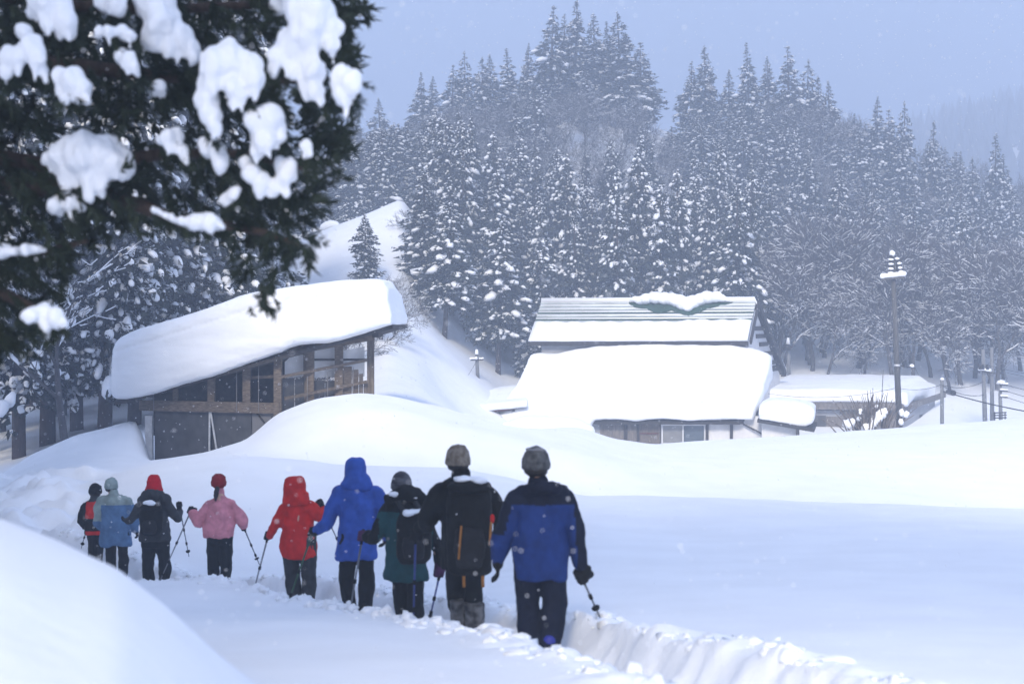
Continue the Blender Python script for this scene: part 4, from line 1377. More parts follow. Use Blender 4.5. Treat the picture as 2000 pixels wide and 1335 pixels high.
plant(tk, "bare_tree", q[0], 51, .95, 2.2, "bare tree with snow-lined branches in front of the dark stand left of the shed", "tree", None, gz(q[0], 51))

# --- faint wooded ridge far off
r_ = np.random.default_rng(5)
fx = r_.uniform(20, 420, 3000); fy = r_.uniform(300, 710, 3000)
fz = base_h(fx, fy)
ok = (1000 + F * fx / fy > 1150) & (1000 + F * fx / fy < 2500)
fx, fy, fz = fx[ok], fy[ok], fz[ok]
hh = r_.uniform(9, 19, len(fx)); ww = hh * r_.uniform(.14, .22, len(fx))
an = np.arange(5) * 2 * math.pi / 5
VV, TT = [], []
for lv, (za, zb, wk) in enumerate(((.05, .55, 1.0), (.35, .8, .72), (.62, 1.0, .45))):
    ring = np.stack([fx[:, None] + np.cos(an + lv) * (ww * wk)[:, None] * r_.uniform(.7, 1.3, (len(fx), 5)), fy[:, None] + np.sin(an + lv) * (ww * wk)[:, None], np.broadcast_to((fz + hh * za)[:, None], (len(fx), 5))], 2)
    tip = np.stack([fx, fy, fz + hh * zb], 1)[:, None, :]
    v = np.concatenate([ring, tip], 1)
    b = np.arange(len(fx))[:, None, None] * 6
    f = np.array([(j, (j + 1) % 5, 5) for j in range(5)])[None] + b + lv * len(fx) * 6
    VV.append(v.reshape(-1, 3)); TT.append(f.reshape(-1, 3))
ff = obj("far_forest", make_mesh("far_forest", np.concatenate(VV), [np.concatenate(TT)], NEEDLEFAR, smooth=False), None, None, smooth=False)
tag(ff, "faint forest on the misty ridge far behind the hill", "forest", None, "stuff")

# --- tall high-crowned cedars beside and behind the viewer: they shade the trench and the near field
HIGH = [conifer(500 + i, 25, 3.4, 330, .75, 8, .35, 1, base=.50, pw=.45) for i in range(2)]
SHADE = [(-13, -15), (-9, -18), (-5.5, -14), (2.5, -15), (-17, -12),
         (-18, 3), (-16, 10), (-15.5, 17), (-20, 14), (-19.5, 21), (-22, 8), (-24, 18), (-15.8, 24.5), (-18, 33.5), (-20, 28), (-21, 38)]
for i, (x, Y) in enumerate(SHADE):
    full = x < -14 and Y > 0
    plant(NEAR[i % 3] if full else HIGH[i % 2], "cedar_tree", x, Y, 1.1, i * 1.7, ("tall full-crowned cedar left of the trench, beyond the picture's left edge" if full else "tall high-crowned cedar of the grove behind the viewer"), "tree", "grove around the viewer", gz(x, Y), 1.12 if full else 1.05)

# ------------------------------------------------------------------ snow-laden cedar hanging in from the upper left
YB = 7.0
tq = P(-480, 0, 7.6)
fc = root("cedar_tree", (tq[0], 7.6, gz(tq[0], 7.6)), "dark foreground cedar hanging heavy snow-loaded branches into the upper left", "tree")
obj("trunk", MB().tube([(tq[0], 7.6, gz(tq[0], 7.6) - .3), (tq[0] + .03, 7.6, ZC), (tq[0], 7.65, ZC + 2.5), (tq[0] - .05, 7.7, ZC + 5)], [.3, .25, .2, .13], 12), BARK, fc)
LIMBS = [
    ([(-480, -60), (-150, -40), (100, 5), (300, 20), (480, 10), (640, 20)], 7.3),
    ([(-480, 60), (-100, 110), (150, 130), (330, 150), (500, 165), (640, 150)], 7.0),
    ([(-480, 240), (-100, 290), (130, 330), (320, 300), (470, 300), (590, 330)], 7.2),
    ([(-480, 330), (-50, 360), (150, 370), (275, 402), (345, 432), (435, 440), (520, 455), (585, 480)], 6.8),
    ([(-480, 480), (-150, 520), (-20, 560), (60, 600), (120, 640)], 6.9),
    ([(-480, 420), (-120, 455), (0, 490), (95, 490), (170, 470)], 7.4),
]
limbs = []
for pts, Y in LIMBS:
    n = len(pts)
    w = [P(x, y, 7.6 + (Y - 7.6) * i / (n - 1)) for i, (x, y) in enumerate(pts)]
    dense = []
    for i in range(n - 1):
        for s in (0, .33, .66):
            dense.append(w[i] * (1 - s) + w[i + 1] * s)
    dense.append(w[-1])
    rad = [.055 * (1 - i / len(dense)) + .008 for i in range(len(dense))]
    limbs.append(obj("branch", MB().tube(dense, rad, 8), BARK, fc))


def in_poly(x, y, poly):
    c = False
    j = len(poly) - 1
    for i in range(len(poly)):
        xi, yi = poly[i]; xj, yj = poly[j]
        if (yi > y) != (yj > y) and x < (xj - xi) * (y - yi) / (yj - yi) + xi:
            c = not c
        j = i
    return c


POLY_A = [(-120, -90), (690, -90), (690, 40), (672, 120), (645, 190), (662, 262), (634, 330), (612, 400), (590, 450), (540, 440), (470, 432), (420, 412), (300, 385), (250, 385), (-120, 440)]
POLY_B = [(-120, 400), (260, 385), (300, 420), (150, 470), (110, 560), (50, 660), (-120, 720)]
POLY_C = [(500, 435), (598, 435), (603, 478), (560, 512), (528, 556), (508, 600), (490, 604), (502, 545), (470, 500), (430, 462)]
POLY_D = [(-470, -90), (-110, -90), (-110, 640), (-300, 660), (-470, 560)]
HOLES = [(330, 350, 60, 30), (150, 235, 60, 22), (30, 400, 70, 25), (290, 130, 30, 25), (455, 290, 25, 30), (205, 250, 90, 34), (330, 225, 50, 30), (60, 260, 70, 25), (250, 470, 60, 30)]
_r = np.random.default_rng(21)


def tuft(c, d, size, r):
    """a spray of short pointed shoots round a drooping axis: three-sided spikes"""
    m = 20
    t = r.random(m)
    d = d / np.linalg.norm(d)
    base = c + d * (t * size * .8)[:, None]
    out = r.normal(0, 1, (m, 3))
    out -= (out @ d)[:, None] * d
    out /= np.linalg.norm(out, axis=1)[:, None]
    ax = d * r.uniform(.5, 1.1, m)[:, None] + out * r.uniform(.35, .9, m)[:, None]
    ax /= np.linalg.norm(ax, axis=1)[:, None]
    L = size * r.uniform(.28, .6, m)
    s = np.cross(ax, (0.3, .2, .93)); s /= np.linalg.norm(s, axis=1)[:, None] + 1e-6
    u = np.cross(ax, s)
    w = size * .040 * r.uniform(.7, 1.3, m)
    a = [base + (s * math.cos(k) + u * math.sin(k)) * w[:, None] for k in (0, 2.09, 4.19)]
    mid = [base + ax * (L * .55)[:, None] + (s * math.cos(k) + u * math.sin(k)) * (w * .9)[:, None] for k in (0, 2.09, 4.19)]
    tip = base + ax * L[:, None]
    V = np.stack(a + mid + [tip], 1).reshape(-1, 3)
    q = np.array([(0, 1, 4, 3), (1, 2, 5, 4), (2, 0, 3, 5)])
    tr = np.array([(3, 4, 6), (4, 5, 6), (5, 3, 6)])
    o = (np.arange(m) * 7)[:, None, None]
    return V, (tr[None] + o).reshape(-1, 3), (q[None] + o).reshape(-1, 4)


fol = [MB() for _ in LIMBS]


def nearest_limb(x, y):
    best, bi = 1e9, 0
    for i, (pts, _) in enumerate(LIMBS):
        for (a, b), (c, d) in zip(pts[:-1], pts[1:]):
            t = max(0, min(1, ((x - a) * (c - a) + (y - b) * (d - b)) / ((c - a) ** 2 + (d - b) ** 2)))
            D = math.hypot(x - a - t * (c - a), y - b - t * (d - b))
            if D < best: best, bi = D, i
    return bi


def add_tuft(x, y, Y, size, dirv=None):
    d = np.array((.55, 0, -.75)) if dirv is None else np.asarray(dirv, float)
    d = d + _r.normal(0, .38, 3)
    V, T, Q = tuft(P(x, y, Y), d, size, _r)
    fol[nearest_limb(x, y)].add(V, T, Q)


for poly, n, y0, y1 in ((POLY_A, 1750, 6.95, 8.4), (POLY_B, 330, 6.9, 8.3), (POLY_C, 30, 6.6, 7.3), (POLY_D, 900, 6.9, 8.4)):
    xs = [p[0] for p in poly]; ys = [p[1] for p in poly]
    k = 0
    while k < n:
        x, y = _r.uniform(min(xs), max(xs)), _r.uniform(min(ys), max(ys))
        if not in_poly(x, y, poly): continue
        if any(((x - a) / w) ** 2 + ((y - b) / h) ** 2 < 1 for a, b, w, h in HOLES) and _r.random() < .6: continue
        dv = None
        if x > 560: dv = (.9, 0, -.25 + .5 * _r.random())
        if poly is POLY_C: dv = (.15, 0, -1)
        add_tuft(x, y, _r.uniform(y0, y1), _r.uniform(.09, .17), dv)
        k += 1
# ragged shoots sticking out on the right-hand outline
for x, y in ((660, 20), (672, 35), (664, 90), (668, 112), (650, 100), (655, 265), (662, 272), (648, 285), (640, 330), (615, 400), (600, 470), (596, 480), (520, 585), (500, 590)):
    for _ in range(4):
        add_tuft(x + _r.normal(0, 8), y + _r.normal(0, 8), _r.uniform(6.6, 7.2), _r.uniform(.07, .10), (.9, 0, .1) if y < 450 else (.4, 0, -.9))

CLUMPS = [   # (photo x, row, radius in photo px) balls of each snow clump, and its depth
    (6.7, [(85, -5, 34), (110, 15, 32), (128, 40, 22), (137, 62, 13), (118, 48, 16), (66, 20, 16)]),
    (6.8, [(205, -2, 22), (230, 6, 20), (238, 24, 9), (214, 20, 9)]),
    (6.6, [(45, 62, 15), (58, 86, 19), (72, 112, 21), (82, 138, 14), (90, 155, 8), (20, 112, 20), (10, 140, 14), (40, 108, 18)]),
    (6.6, [(118, 152, 16), (140, 160, 22), (160, 175, 22), (172, 196, 12), (130, 190, 12), (134, 210, 8), (102, 185, 9), (170, 214, 6)]),
    (6.7, [(192, 62, 13), (215, 62, 14), (240, 62, 15), (256, 70, 14), (236, 108, 13), (254, 118, 15), (266, 132, 12), (270, 146, 6)]),
    (6.9, [(300, 10, 42), (318, 45, 38), (305, 70, 30), (350, 75, 27), (368, 96, 20), (375, 112, 12), (285, 80, 16)]),
    (6.5, [(415, 125, 30), (450, 118, 32), (485, 130, 30), (500, 155, 22), (410, 160, 27), (405, 195, 25), (412, 225, 22), (418, 250, 17), (415, 266, 9), (458, 170, 22), (470, 190, 14), (497, 180, 12), (455, 200, 9)]),
    (6.6, [(505, 240, 24), (528, 228, 26), (540, 255, 22), (515, 275, 24), (500, 295, 16), (550, 268, 10), (492, 245, 13)]),
    (6.7, [(480, 318, 12), (490, 340, 16), (510, 358, 18), (540, 365, 16), (560, 345, 18), (568, 325, 16), (575, 345, 10), (548, 320, 14), (530, 380, 9), (562, 375, 10), (580, 285, 9), (572, 262, 8)]),
    (6.6, [(585, 20, 32), (620, 25, 34), (645, 55, 24), (650, 90, 17), (648, 108, 10), (600, 60, 38), (570, 90, 32), (540, 110, 20), (535, 130, 14), (590, 110, 32), (612, 140, 24), (600, 160, 18), (618, 175, 18), (628, 195, 9), (575, 140, 14), (570, 5, 20)]),
    (6.3, [(672, 152, 24), (685, 165, 24), (662, 165, 16), (680, 185, 19), (668, 178, 15), (690, 150, 17)]),
    (7.0, [(130, 305, 34), (165, 300, 40), (205, 305, 40), (235, 322, 28), (180, 330, 36), (140, 330, 24), (60, 312, 12), (30, 314, 11), (95, 312, 16), (5, 316, 10)]),
    (6.7, [(325, 268, 16), (345, 268, 16), (338, 285, 16), (358, 295, 14), (364, 315, 9), (312, 275, 9)]),
    (6.7, [(408, 292, 13), (422, 295, 17), (430, 315, 14), (430, 328, 8), (400, 280, 9)]),
    (6.4, [(60, 615, 15), (85, 612, 20), (108, 620, 17), (122, 632, 12), (88, 638, 12), (90, 655, 7), (45, 618, 8)]),
    (6.9, [(4, 490, 11), (16, 490, 10), (28, 491, 9), (40, 490, 9), (52, 488, 10), (64, 487, 12), (76, 486, 11), (88, 488, 8)]),
    (6.6, [(300, 411, 6), (310, 416, 7), (322, 422, 8), (336, 427, 10), (350, 431, 11), (365, 434, 12), (380, 433, 12), (395, 432, 13), (410, 432, 14), (425, 437, 13), (436, 443, 9)]),
    (7.0, [(120, 392, 16), (140, 398, 16), (105, 400, 12), (155, 405, 9)]),
    (6.6, [(600, 285, 12), (606, 300, 9), (620, 240, 10), (610, 262, 11), (596, 305, 6)]),
    (6.7, [(440, 390, 12), (452, 380, 11), (430, 372, 8), (462, 372, 8)]),
    (7.0, [(545, 12, 16), (560, -10, 22), (666, -4, 14)]),
    (6.9, [(300, 175, 10), (310, 165, 12), (315, 180, 8)]),
    (6.7, [(598, 425, 9), (604, 440, 7), (590, 400, 7)]),
]
def split_balls(balls):
    """touching balls belong to one clump, loose ones to clumps of their own"""
    groups = []
    for b in balls:
        hit = [g for g in groups if any(math.hypot(b[0] - c[0], b[1] - c[1]) < (b[2] + c[2]) * 1.0 for c in g)]
        new = [b] + [c for g in hit for c in g]
        groups = [g for g in groups if g not in hit] + [new]
    return groups


CLUMPS += [(7.0, [(-190, 20, 40), (-220, 40, 30), (-160, 50, 26)]), (6.9, [(-330, 180, 36), (-300, 200, 30)]), (7.0, [(-180, 330, 34), (-215, 345, 26), (-150, 350, 22)]), (6.9, [(-320, 470, 34), (-285, 485, 26)])]
CLUMPS = [(Y, g) for Y, balls in CLUMPS for g in split_balls(balls) if len(g) > 1 or g[0][2] > 14]
for i, (Y, balls) in enumerate(CLUMPS):
    mb = MB()
    for j, (x, y, r) in enumerate(balls):
        k = Y / F
        q = P(x, y, Y + _r.uniform(-.02, .04))
        mb.ball(q, (r * k * 1.02, r * k * 1.25, r * k * 1.2), .2, i * 7 + j)
        if r > 13 and _r.random() < .75:          # hanging tongue of snow
            mb.capsule(q + (0, -.2 * r * k, 0), q + (_r.normal(.1, .25) * r * k, -.3 * r * k, -r * k * _r.uniform(1.3, 2.3)), r * k * .66, r * k * .26)
    obj("snow_clump", remesh(mb, .0105, 4, .016, 13.0, i * 2.0, (1.3, 1, .6)), SNOW, fc)
    # shoots poking out from under each clump
    for (x, y, r) in balls[::2]:
        for _ in range(5):
            a = _r.uniform(.35, 2.8)
            add_tuft(x + math.cos(a) * r * .8, y + math.sin(a) * r * .75 + 4, Y + _r.uniform(.0, .2), _r.uniform(.06, .10))
for mb, lb in zip(fol, limbs):
    if mb.n:
        obj("foliage", mb, NEEDLEF, lb, smooth=False, kind="stuff")

# ------------------------------------------------------------------ the walkers
def fabric(name, c, rough=.75, bump=.25):
    return mat(name, c, rough, .18, 9.0, bump, 60.0, spec=.10)


SKIN = mat("skin", (.50, .30, .22), .55)
HAIR = mat("black_hair", (.012, .010, .010), .5)
BLACKF = fabric("black_cloth", (.008, .009, .010))
DARKG = fabric("charcoal_cloth", (.035, .038, .042))
POCKET = fabric("dark_pocket_cloth", (.017, .018, .021))
PANTS = fabric("black_trousers", (.008, .010, .012))
PANTSG = fabric("dark_grey_trousers", (.030, .033, .036))
NAVY = fabric("navy_cloth", (.006, .009, .022))
BLUE9 = fabric("royal_blue_cloth", (.009, .027, .125))
BLUE6 = fabric("bright_blue_cloth", (.030, .080, .34))
RED5 = fabric("red_cloth", (.48, .020, .016))
REDHAT = fabric("crimson_wool", (.45, .008, .016), .9)
MAROON = fabric("maroon_wool", (.20, .012, .016), .9)
PINK = fabric("pink_cloth", (.54, .21, .25))
TEAL = fabric("teal_cloth", (.011, .056, .064))
SLATE = fabric("slate_blue_cloth", (.085, .16, .28))
SAGE = fabric("sage_grey_cloth", (.25, .31, .295))
BROWNK = mat("brown_knit", (.13, .105, .08), .95, .3, 22, .6, 70, c2=(.26, .23, .19))
GREYK = mat("charcoal_knit", (.035, .037, .04), .95, .3, 22, .6, 70, c2=(.10, .105, .11))
STRIPEK = mat("striped_knit", (.028, .026, .034), .95, .3, 14, .5, 60, c2=(.11, .115, .13), stretch=(.4, .4, 2.6))
ORANGE = fabric("orange_webbing", (.36, .15, .035))
PURPLE = fabric("purple_cloth", (.060, .018, .060))
BLUEB = mat("blue_boot", (.020, .028, .25), .5, .15, 8)
METAL = mat("pole_metal", (.16, .17, .19), .4, metal=.5)
BLUEM = mat("blue_pole", (.03, .05, .22), .4, metal=.3)
GREENM = mat("green_pole", (.03, .09, .05), .4, metal=.3)


def ell(cx, cy, cz, a, b, n=18):
    t = np.arange(n) * 2 * math.pi / n
    e = np.sign(np.cos(t)) * np.abs(np.cos(t)) ** .85, np.sign(np.sin(t)) * np.abs(np.sin(t)) ** .85
    return np.stack([cx + a * e[0], cy + b * e[1], np.full(n, cz)], 1)


def chain(mb, pts, radii):
    for i in range(len(pts) - 1):
        mb.capsule(pts[i], pts[i + 1], radii[i], radii[i + 1])


def hand_glove(wrist, hand, axis, s=1.0, grip=True):
    """a gloved hand with palm, four bent fingers of different lengths and a thumb"""
    mb = MB()
    wrist, c = np.asarray(wrist, float), np.asarray(hand, float)
    a = np.asarray(axis, float); a = a / np.linalg.norm(a)
    n = c - wrist
    if grip:
        n = n - (n @ a) * a
    n = n / (np.linalg.norm(n) + 1e-6)
    t = np.cross(a, n); t /= np.linalg.norm(t)
    palm_c = c - n * .038 * s
    mb.capsule(wrist, palm_c, .036 * s, .036 * s)
    for k in (-1, 1):
        mb.capsule(palm_c - n * .02 * s + a * k * .022 * s, palm_c + n * .012 * s + a * k * .026 * s, .024 * s, .022 * s)
    lens = (.92, 1.05, 1.0, .80)
    for i in range(4):
        b = c + a * (1.5 - i) * .023 * s
        if grip:
            ang = [math.radians(q) for q in (195, 120, 50, -25, -85)]
            R = .034 * s * (.9 + .1 * lens[i])
            pts = [b + (n * math.cos(q) + t * math.sin(q)) * R for q in ang[: 4 + (lens[i] > .9)]]
        else:
            L = .075 * lens[i] * s
            pts = [b - n * .02 * s, b + n * L * .40, b + n * L * .75 + t * .014 * s, b + n * L * .95 + t * .034 * s]
        chain(mb, pts, [.0125 * s] * 3 + [.0105 * s] * (len(pts) - 3))
    th = palm_c + a * .034 * s
    if grip:
        chain(mb, [th - n * .01 * s, th + (n * .025 - t * .020) * s, c + (a * .036 + n * .020 - t * .03) * s], [.015 * s, .0135 * s, .011 * s])
    else:
        chain(mb, [th - n * .02 * s, th + (a * .022 + n * .012) * s, th + (a * .030 + n * .045) * s], [.015 * s, .0135 * s, .011 * s])
    return remesh(mb, .0075 * s, 2)


def trekking_pole(grip, tip, m, label, r=.009):
    grip, tip = np.asarray(grip, float), np.asarray(tip, float)
    d = (tip - grip); L = np.linalg.norm(d); d = d / L
    o = root("trekking_pole", tuple(tip), label, "trekking pole", "trekking poles")
    top = grip - d * .07
    obj("grip", MB().tube([top, top + d * .015, top + d * .05, top + d * .10, top + d * .15], [.012, .021, .016, .018, .013], 8), BLACKF, o)
    obj("shaft", MB().tube([top + d * .14, top + d * (L * .5), tip - d * .0], [r * 1.15, r, r * .7], 8), m, o)
    for f in (.45, .72):
        obj("clamp", MB().tube([grip + d * L * f, grip + d * (L * f + .04)], r * 1.8, 8), BLACKF, o)
    obj("basket", MB().tube([tip - d * .10, tip - d * .085], [.035, .03], 10), BLACKF, o)
    return o


def person(S):
    """S: pose in photo pixels at depth Y -> a figure seen from behind, walking away"""
    Y = S["Y"]; k = Y / F
    X0 = (S["x"] - 1000) * k
    fz = S.get("floor", floor_z(X0, Y))
    def Q(px, py, dy=0.0): return P(px, py, Y) + (0, dy, 0)
    o = root("person", (X0, Y, fz), S["label"], "person", "walkers in single file along the trench")
    hx, ht, hwid = S["head"]                 # centre x, top row, width in px
    hr = hwid * k / 2 * .86
    hz = P(0, ht, Y)[2] - .132 * S.get("hs", 1)
    hc = np.array(((hx - 1000) * k, Y + .05, hz))
    shL, shR, shy = S["sh"]                  # outer shoulder x's and row
    hemL, hemR, hemy = S["hem"]
    zsh = P(0, shy, Y)[2]; zhem = P(0, hemy, Y)[2]
    nx = (hx * .5 + (shL + shR) * .25)
    neck = np.array(((nx - 1000) * k, Y + .02, zsh + .03))
    sl, sr = Q(shL, shy + 6), Q(shR, shy + 6)
    inset = .075
    sl = sl + (inset, 0, -.045); sr = sr + (-inset, 0, -.045)
    cxh = (hemL + hemR) / 2; hemw = (hemR - hemL) * k / 2
    shw = (sr - sl)[0] / 2
    cxs = (sl[0] + sr[0]) / 2
    chx = (cxh - 1000) * k
    hipz = max(zhem + .02, fz + .86) if not S.get("short") else zhem
    legs = []
    for side, (kx, kdy, ax, ady) in zip((-1, 1), S["legs"]):
        hip = np.array((chx + side * .085, Y, hipz))
        kn = np.array(((kx - 1000) * k, Y + kdy, fz + .47))
        an = np.array(((ax - 1000) * k, Y + ady, fz + .09))
        legs.append((hip, kn, an))
    arms = []
    for (sh_, spec) in ((sl, S["armL"]), (sr, S["armR"])):
        (ex, ey, edy), (wx, wy, wdy), (gx, gy, gdy) = spec
        arms.append((sh_, Q(ex, ey, edy), Q(wx, wy, wdy), Q(gx, gy, gdy)))
    # --- the body, one continuous surface with a face
    b = MB()
    b.ball(hc + (0, 0, .02), (hr * .93, .098, .112))
    b.ball(hc + (0, .022, -.055), (hr * .72, .078, .075))                 # jaw
    b.capsule(hc + (0, .10, .012), hc + (0, .112, -.016), .011, .016)     # nose
    b.capsule(hc + (-.02, .092, -.055), hc + (.02, .092, -.055), .010, .010)   # lips
    b.capsule(hc + (-.035, .082, .028), hc + (.035, .082, .028), .014, .014)   # brow
    for sg in (-1, 1):
        b.ball(hc + (sg * hr * .95, .0, -.012), (.014, .022, .034))       # ears
    b.capsule(hc + (0, -.01, -.07), neck, .052, .058)
    b.capsule(neck, np.array((cxs, Y, zsh - .16)), .075, .12)
    b.capsule(np.array((cxs, Y, zsh - .16)), np.array((chx, Y, hipz + .05)), .125, .12)
    for sh_, el, wr_, gh in arms:
        b.capsule(neck + (0, 0, -.06), sh_, .055, .058)
        chain(b, [sh_, el, wr_, gh], [.052, .040, .028, .026])
    for hip, kn, an in legs:
        chain(b, [hip, kn, an, an + (0, .10, -.05)], [.088, .056, .042, .036])
    obj("body", remesh(b, .017, 3), SKIN, o)
    for sg in (-1, 1):
        obj("eye", MB().ball(hc + (sg * .032, .088, .010), (.012, .010, .010), lvl=1), HAIR, o)
    # --- trousers
    tb = MB()
    tb.loft([ell(chx, Y, hipz + .10, hemw * .80, .125), ell(chx, Y, hipz, hemw * .88, .14), ell(chx, Y, hipz - .10, hemw * .86, .135)])
    tw = S.get("tw", 1.0)
    for hip, kn, an in legs:
        chain(tb, [hip, kn, an + (0, 0, .04)], [.105 * tw, .082 * tw, .078 * tw])
    obj("trousers", remesh(tb, .016, 3, .018, 10.0, X0, (1, 1, .6)), S["pants"], o)
    for hip, kn, an in legs:
        bt = MB()
        chain(bt, [an + (0, 0, .10), an + (0, .0, -.03)], [.066, .066])
        bt.capsule(an + (0, -.03, -.05), an + (0, .15, -.055), .045, .042)
        obj("boot", remesh(bt, .014, 3), S.get("boots", BLACKF), o)
        if S.get("gaiter"):
            gt = MB(); gt.tube([an + (0, 0, .02), an + (0, 0, .15), an + (0, -.0, .31)], [.078, .084, .092], 14)
            obj("gaiter", remesh(gt, .014, 2, .008, 14), S["gaiter"], o)
    # --- jacket
    jb = MB()
    zw = zhem + (zsh - zhem) * .30
    cw = S.get("waist", .93)
    jb.loft([ell(chx, Y, zhem, hemw, .150), ell(chx, Y, zhem + .05, hemw * 1.01, .158), ell((chx * .7 + cxs * .3), Y, zw, hemw * cw, .152),
             ell(cxs, Y, zhem + (zsh - zhem) * .62, max(shw * .98, hemw * .86), .155), ell(cxs, Y, zsh - .09, shw * .98, .135), ell(cxs, Y, zsh - .03, shw * .66, .10), ell(neck[0], Y, zsh + .035, .075, .075)])
    for sh_, el, wr_, gh in arms:
        jb.capsule(neck + (0, 0, -.05), sh_ + (0, 0, .0), .070, .082)
        chain(jb, [sh_, el, wr_], [.086, .070 * S.get("sl", 1), .056])
    jb.capsule(neck + (0, -.01, -.02), neck + (0, .0, .05), .075, .070)
    if S.get("collar"):
        x0, x1, y0, y1 = S["collar"]
        for s_ in np.linspace(0, 1, 7):
            jb.ball(P(x0 + (x1 - x0) * s_, y1 - (y1 - y0) * .5 * (1 - (2 * s_ - 1) ** 2) - 3, Y) + (0, -.05 - .07 * (1 - (2 * s_ - 1) ** 2), 0), (.062, .06, (y1 - y0) * k * .52))
    me = remesh(jb, .0165, 3, 0.025, 8.0, X0 * 3, (1, 1, .55))
    obj("jacket", me, S["jacket"] if isinstance(S["jacket"], list) else [S["jacket"]], o)
    if S.get("zones"):
        me.update()
        off = base_of(o)
        def zf(c):
            c = c + off
            px = 1000 + F * c[:, 0] / Y
            py = HY - (c[:, 2] - ZC) * F / Y
            return S["zones"](px, py)
        set_face_mats(me, zf)
    # --- head cover
    hb = MB()
    kind, hm = S["hat"]
    if kind == "beanie":
        hb.ball(hc + (0, -.012, .028), (hr * 1.10, .118, .116))
        hb.tube([hc + (0, -.012, -.040), hc + (0, -.012, -.01), hc + (0, -.012, .02)], [hr * 1.06, hr * 1.13, hr * 1.10], 18)
        hm_ = remesh(hb, .011, 3, .006, 26.0, X0)
    elif kind == "hood":
        w = hwid * k / 2
        fl = S.get("flare", 1.25) * w
        hb.loft([ell(hc[0], Y + .03, hz + .128, w * .55, .07), ell(hc[0], Y + .03, hz + .10, w * .86, .115), ell(hc[0], Y + .03, hz + .03, w * 1.0, .135), ell(hc[0], Y + .03, hz - .06, w * 1.03, .13), ell(neck[0], Y + .02, zsh + .10, w * 1.12, .125), ell(neck[0], Y, zsh + .02, fl, .13), ell(neck[0], Y, zsh - .04, fl * .95, .11)])
        hm_ = remesh(hb, .014, 3, .010, 12.0, X0)
    else:                                     # long wool hood-like hat, widening downward
        w = hwid * k / 2
        hb.loft([ell(hc[0], Y + .02, hz + .135, w * .40, .05), ell(hc[0], Y + .02, hz + .115, w * .62, .085), ell(hc[0], Y + .02, hz + .05, w * .80, .115), ell(hc[0], Y + .02, hz - .03, w * .93, .125), ell(hc[0], Y + .01, hz - .10, w * 1.12, .125), ell(hc[0], Y + .0, hz - .13, w * 1.18, .12)])
        hm_ = remesh(hb, .012, 3, .006, 20.0, X0)
    obj("hood" if kind == "hood" else "hat", hm_, hm, o)
    if S.get("hatsnow"):
        sb = MB()
        for dx, dy, r in ((-.02, -.06, .055), (.03, -.05, .05), (.0, -.02, .06), (-.045, -.03, .035)):
            sb.ball(hc + (dx, dy, .112), (r, r, .014), .3, dx * 50)
        obj("snow_dusting", remesh(sb, .012, 2, .008, 25), S["hatsnow"], o)
    if kind == "beanie" and S.get("hair"):
        h2 = MB(); chain(h2, [hc + (0, -.09, -.05), hc + (-.01, -.13, -.12), hc + (-.015, -.15, -.21)], [.032, .038, .02])
        obj("ponytail", remesh(h2, .012, 2, .006, 25), HAIR, o)
    elif kind == "beanie":
        h2 = MB(); h2.ball(hc + (0, -.035, -.045), (hr * .98, .075, .055))
        obj("hair", remesh(h2, .013, 2, .005, 30), HAIR, o)
    # --- gloves and poles
    for side, (sh_, el, wr_, gh) in zip("LR", arms):
        pl = S.get("pole" + side)
        ax = np.array((0, .35, 1.0))
        grip = bool(pl)
        if pl:
            (tx, ty, tdy), m_, lab = pl
            tip = Q(tx, ty, tdy)
            ax = gh - tip
        elif side in S.get("loose", "LR"):
            ax = np.array((0, 1.0, .1))
        obj("glove", hand_glove(wr_, gh, ax, S.get("gs", 1.12), grip), S.get("glove", BLACKF), o)
        if pl:
            trekking_pole(gh, tip, m_, lab)
    return dict(o=o, hc=hc, neck=neck, sl=sl, sr=sr, zsh=zsh, zhem=zhem, X0=X0, Y=Y, k=k, cxs=cxs, Q=Q)


def straps(o, D, m, x0, x1, zb, w=.05):
    for x, sh_ in ((x0, D["sl"]), (x1, D["sr"])):
        mx = sh_[0] * .55 + D["cxs"] * .45
        obj("shoulder_strap", MB().tube([(x, D["Y"] - .20, D["zsh"] - .09), (mx, D["Y"] - .10, D["zsh"] + .035), (mx, D["Y"] + .08, D["zsh"] + .02), (mx, D["Y"] + .185, D["zsh"] - .14), (x, D["Y"] + .15, zb + .12), (x, D["Y"] - .10, zb + .05)], [w * .5] * 6, 6), m, o)


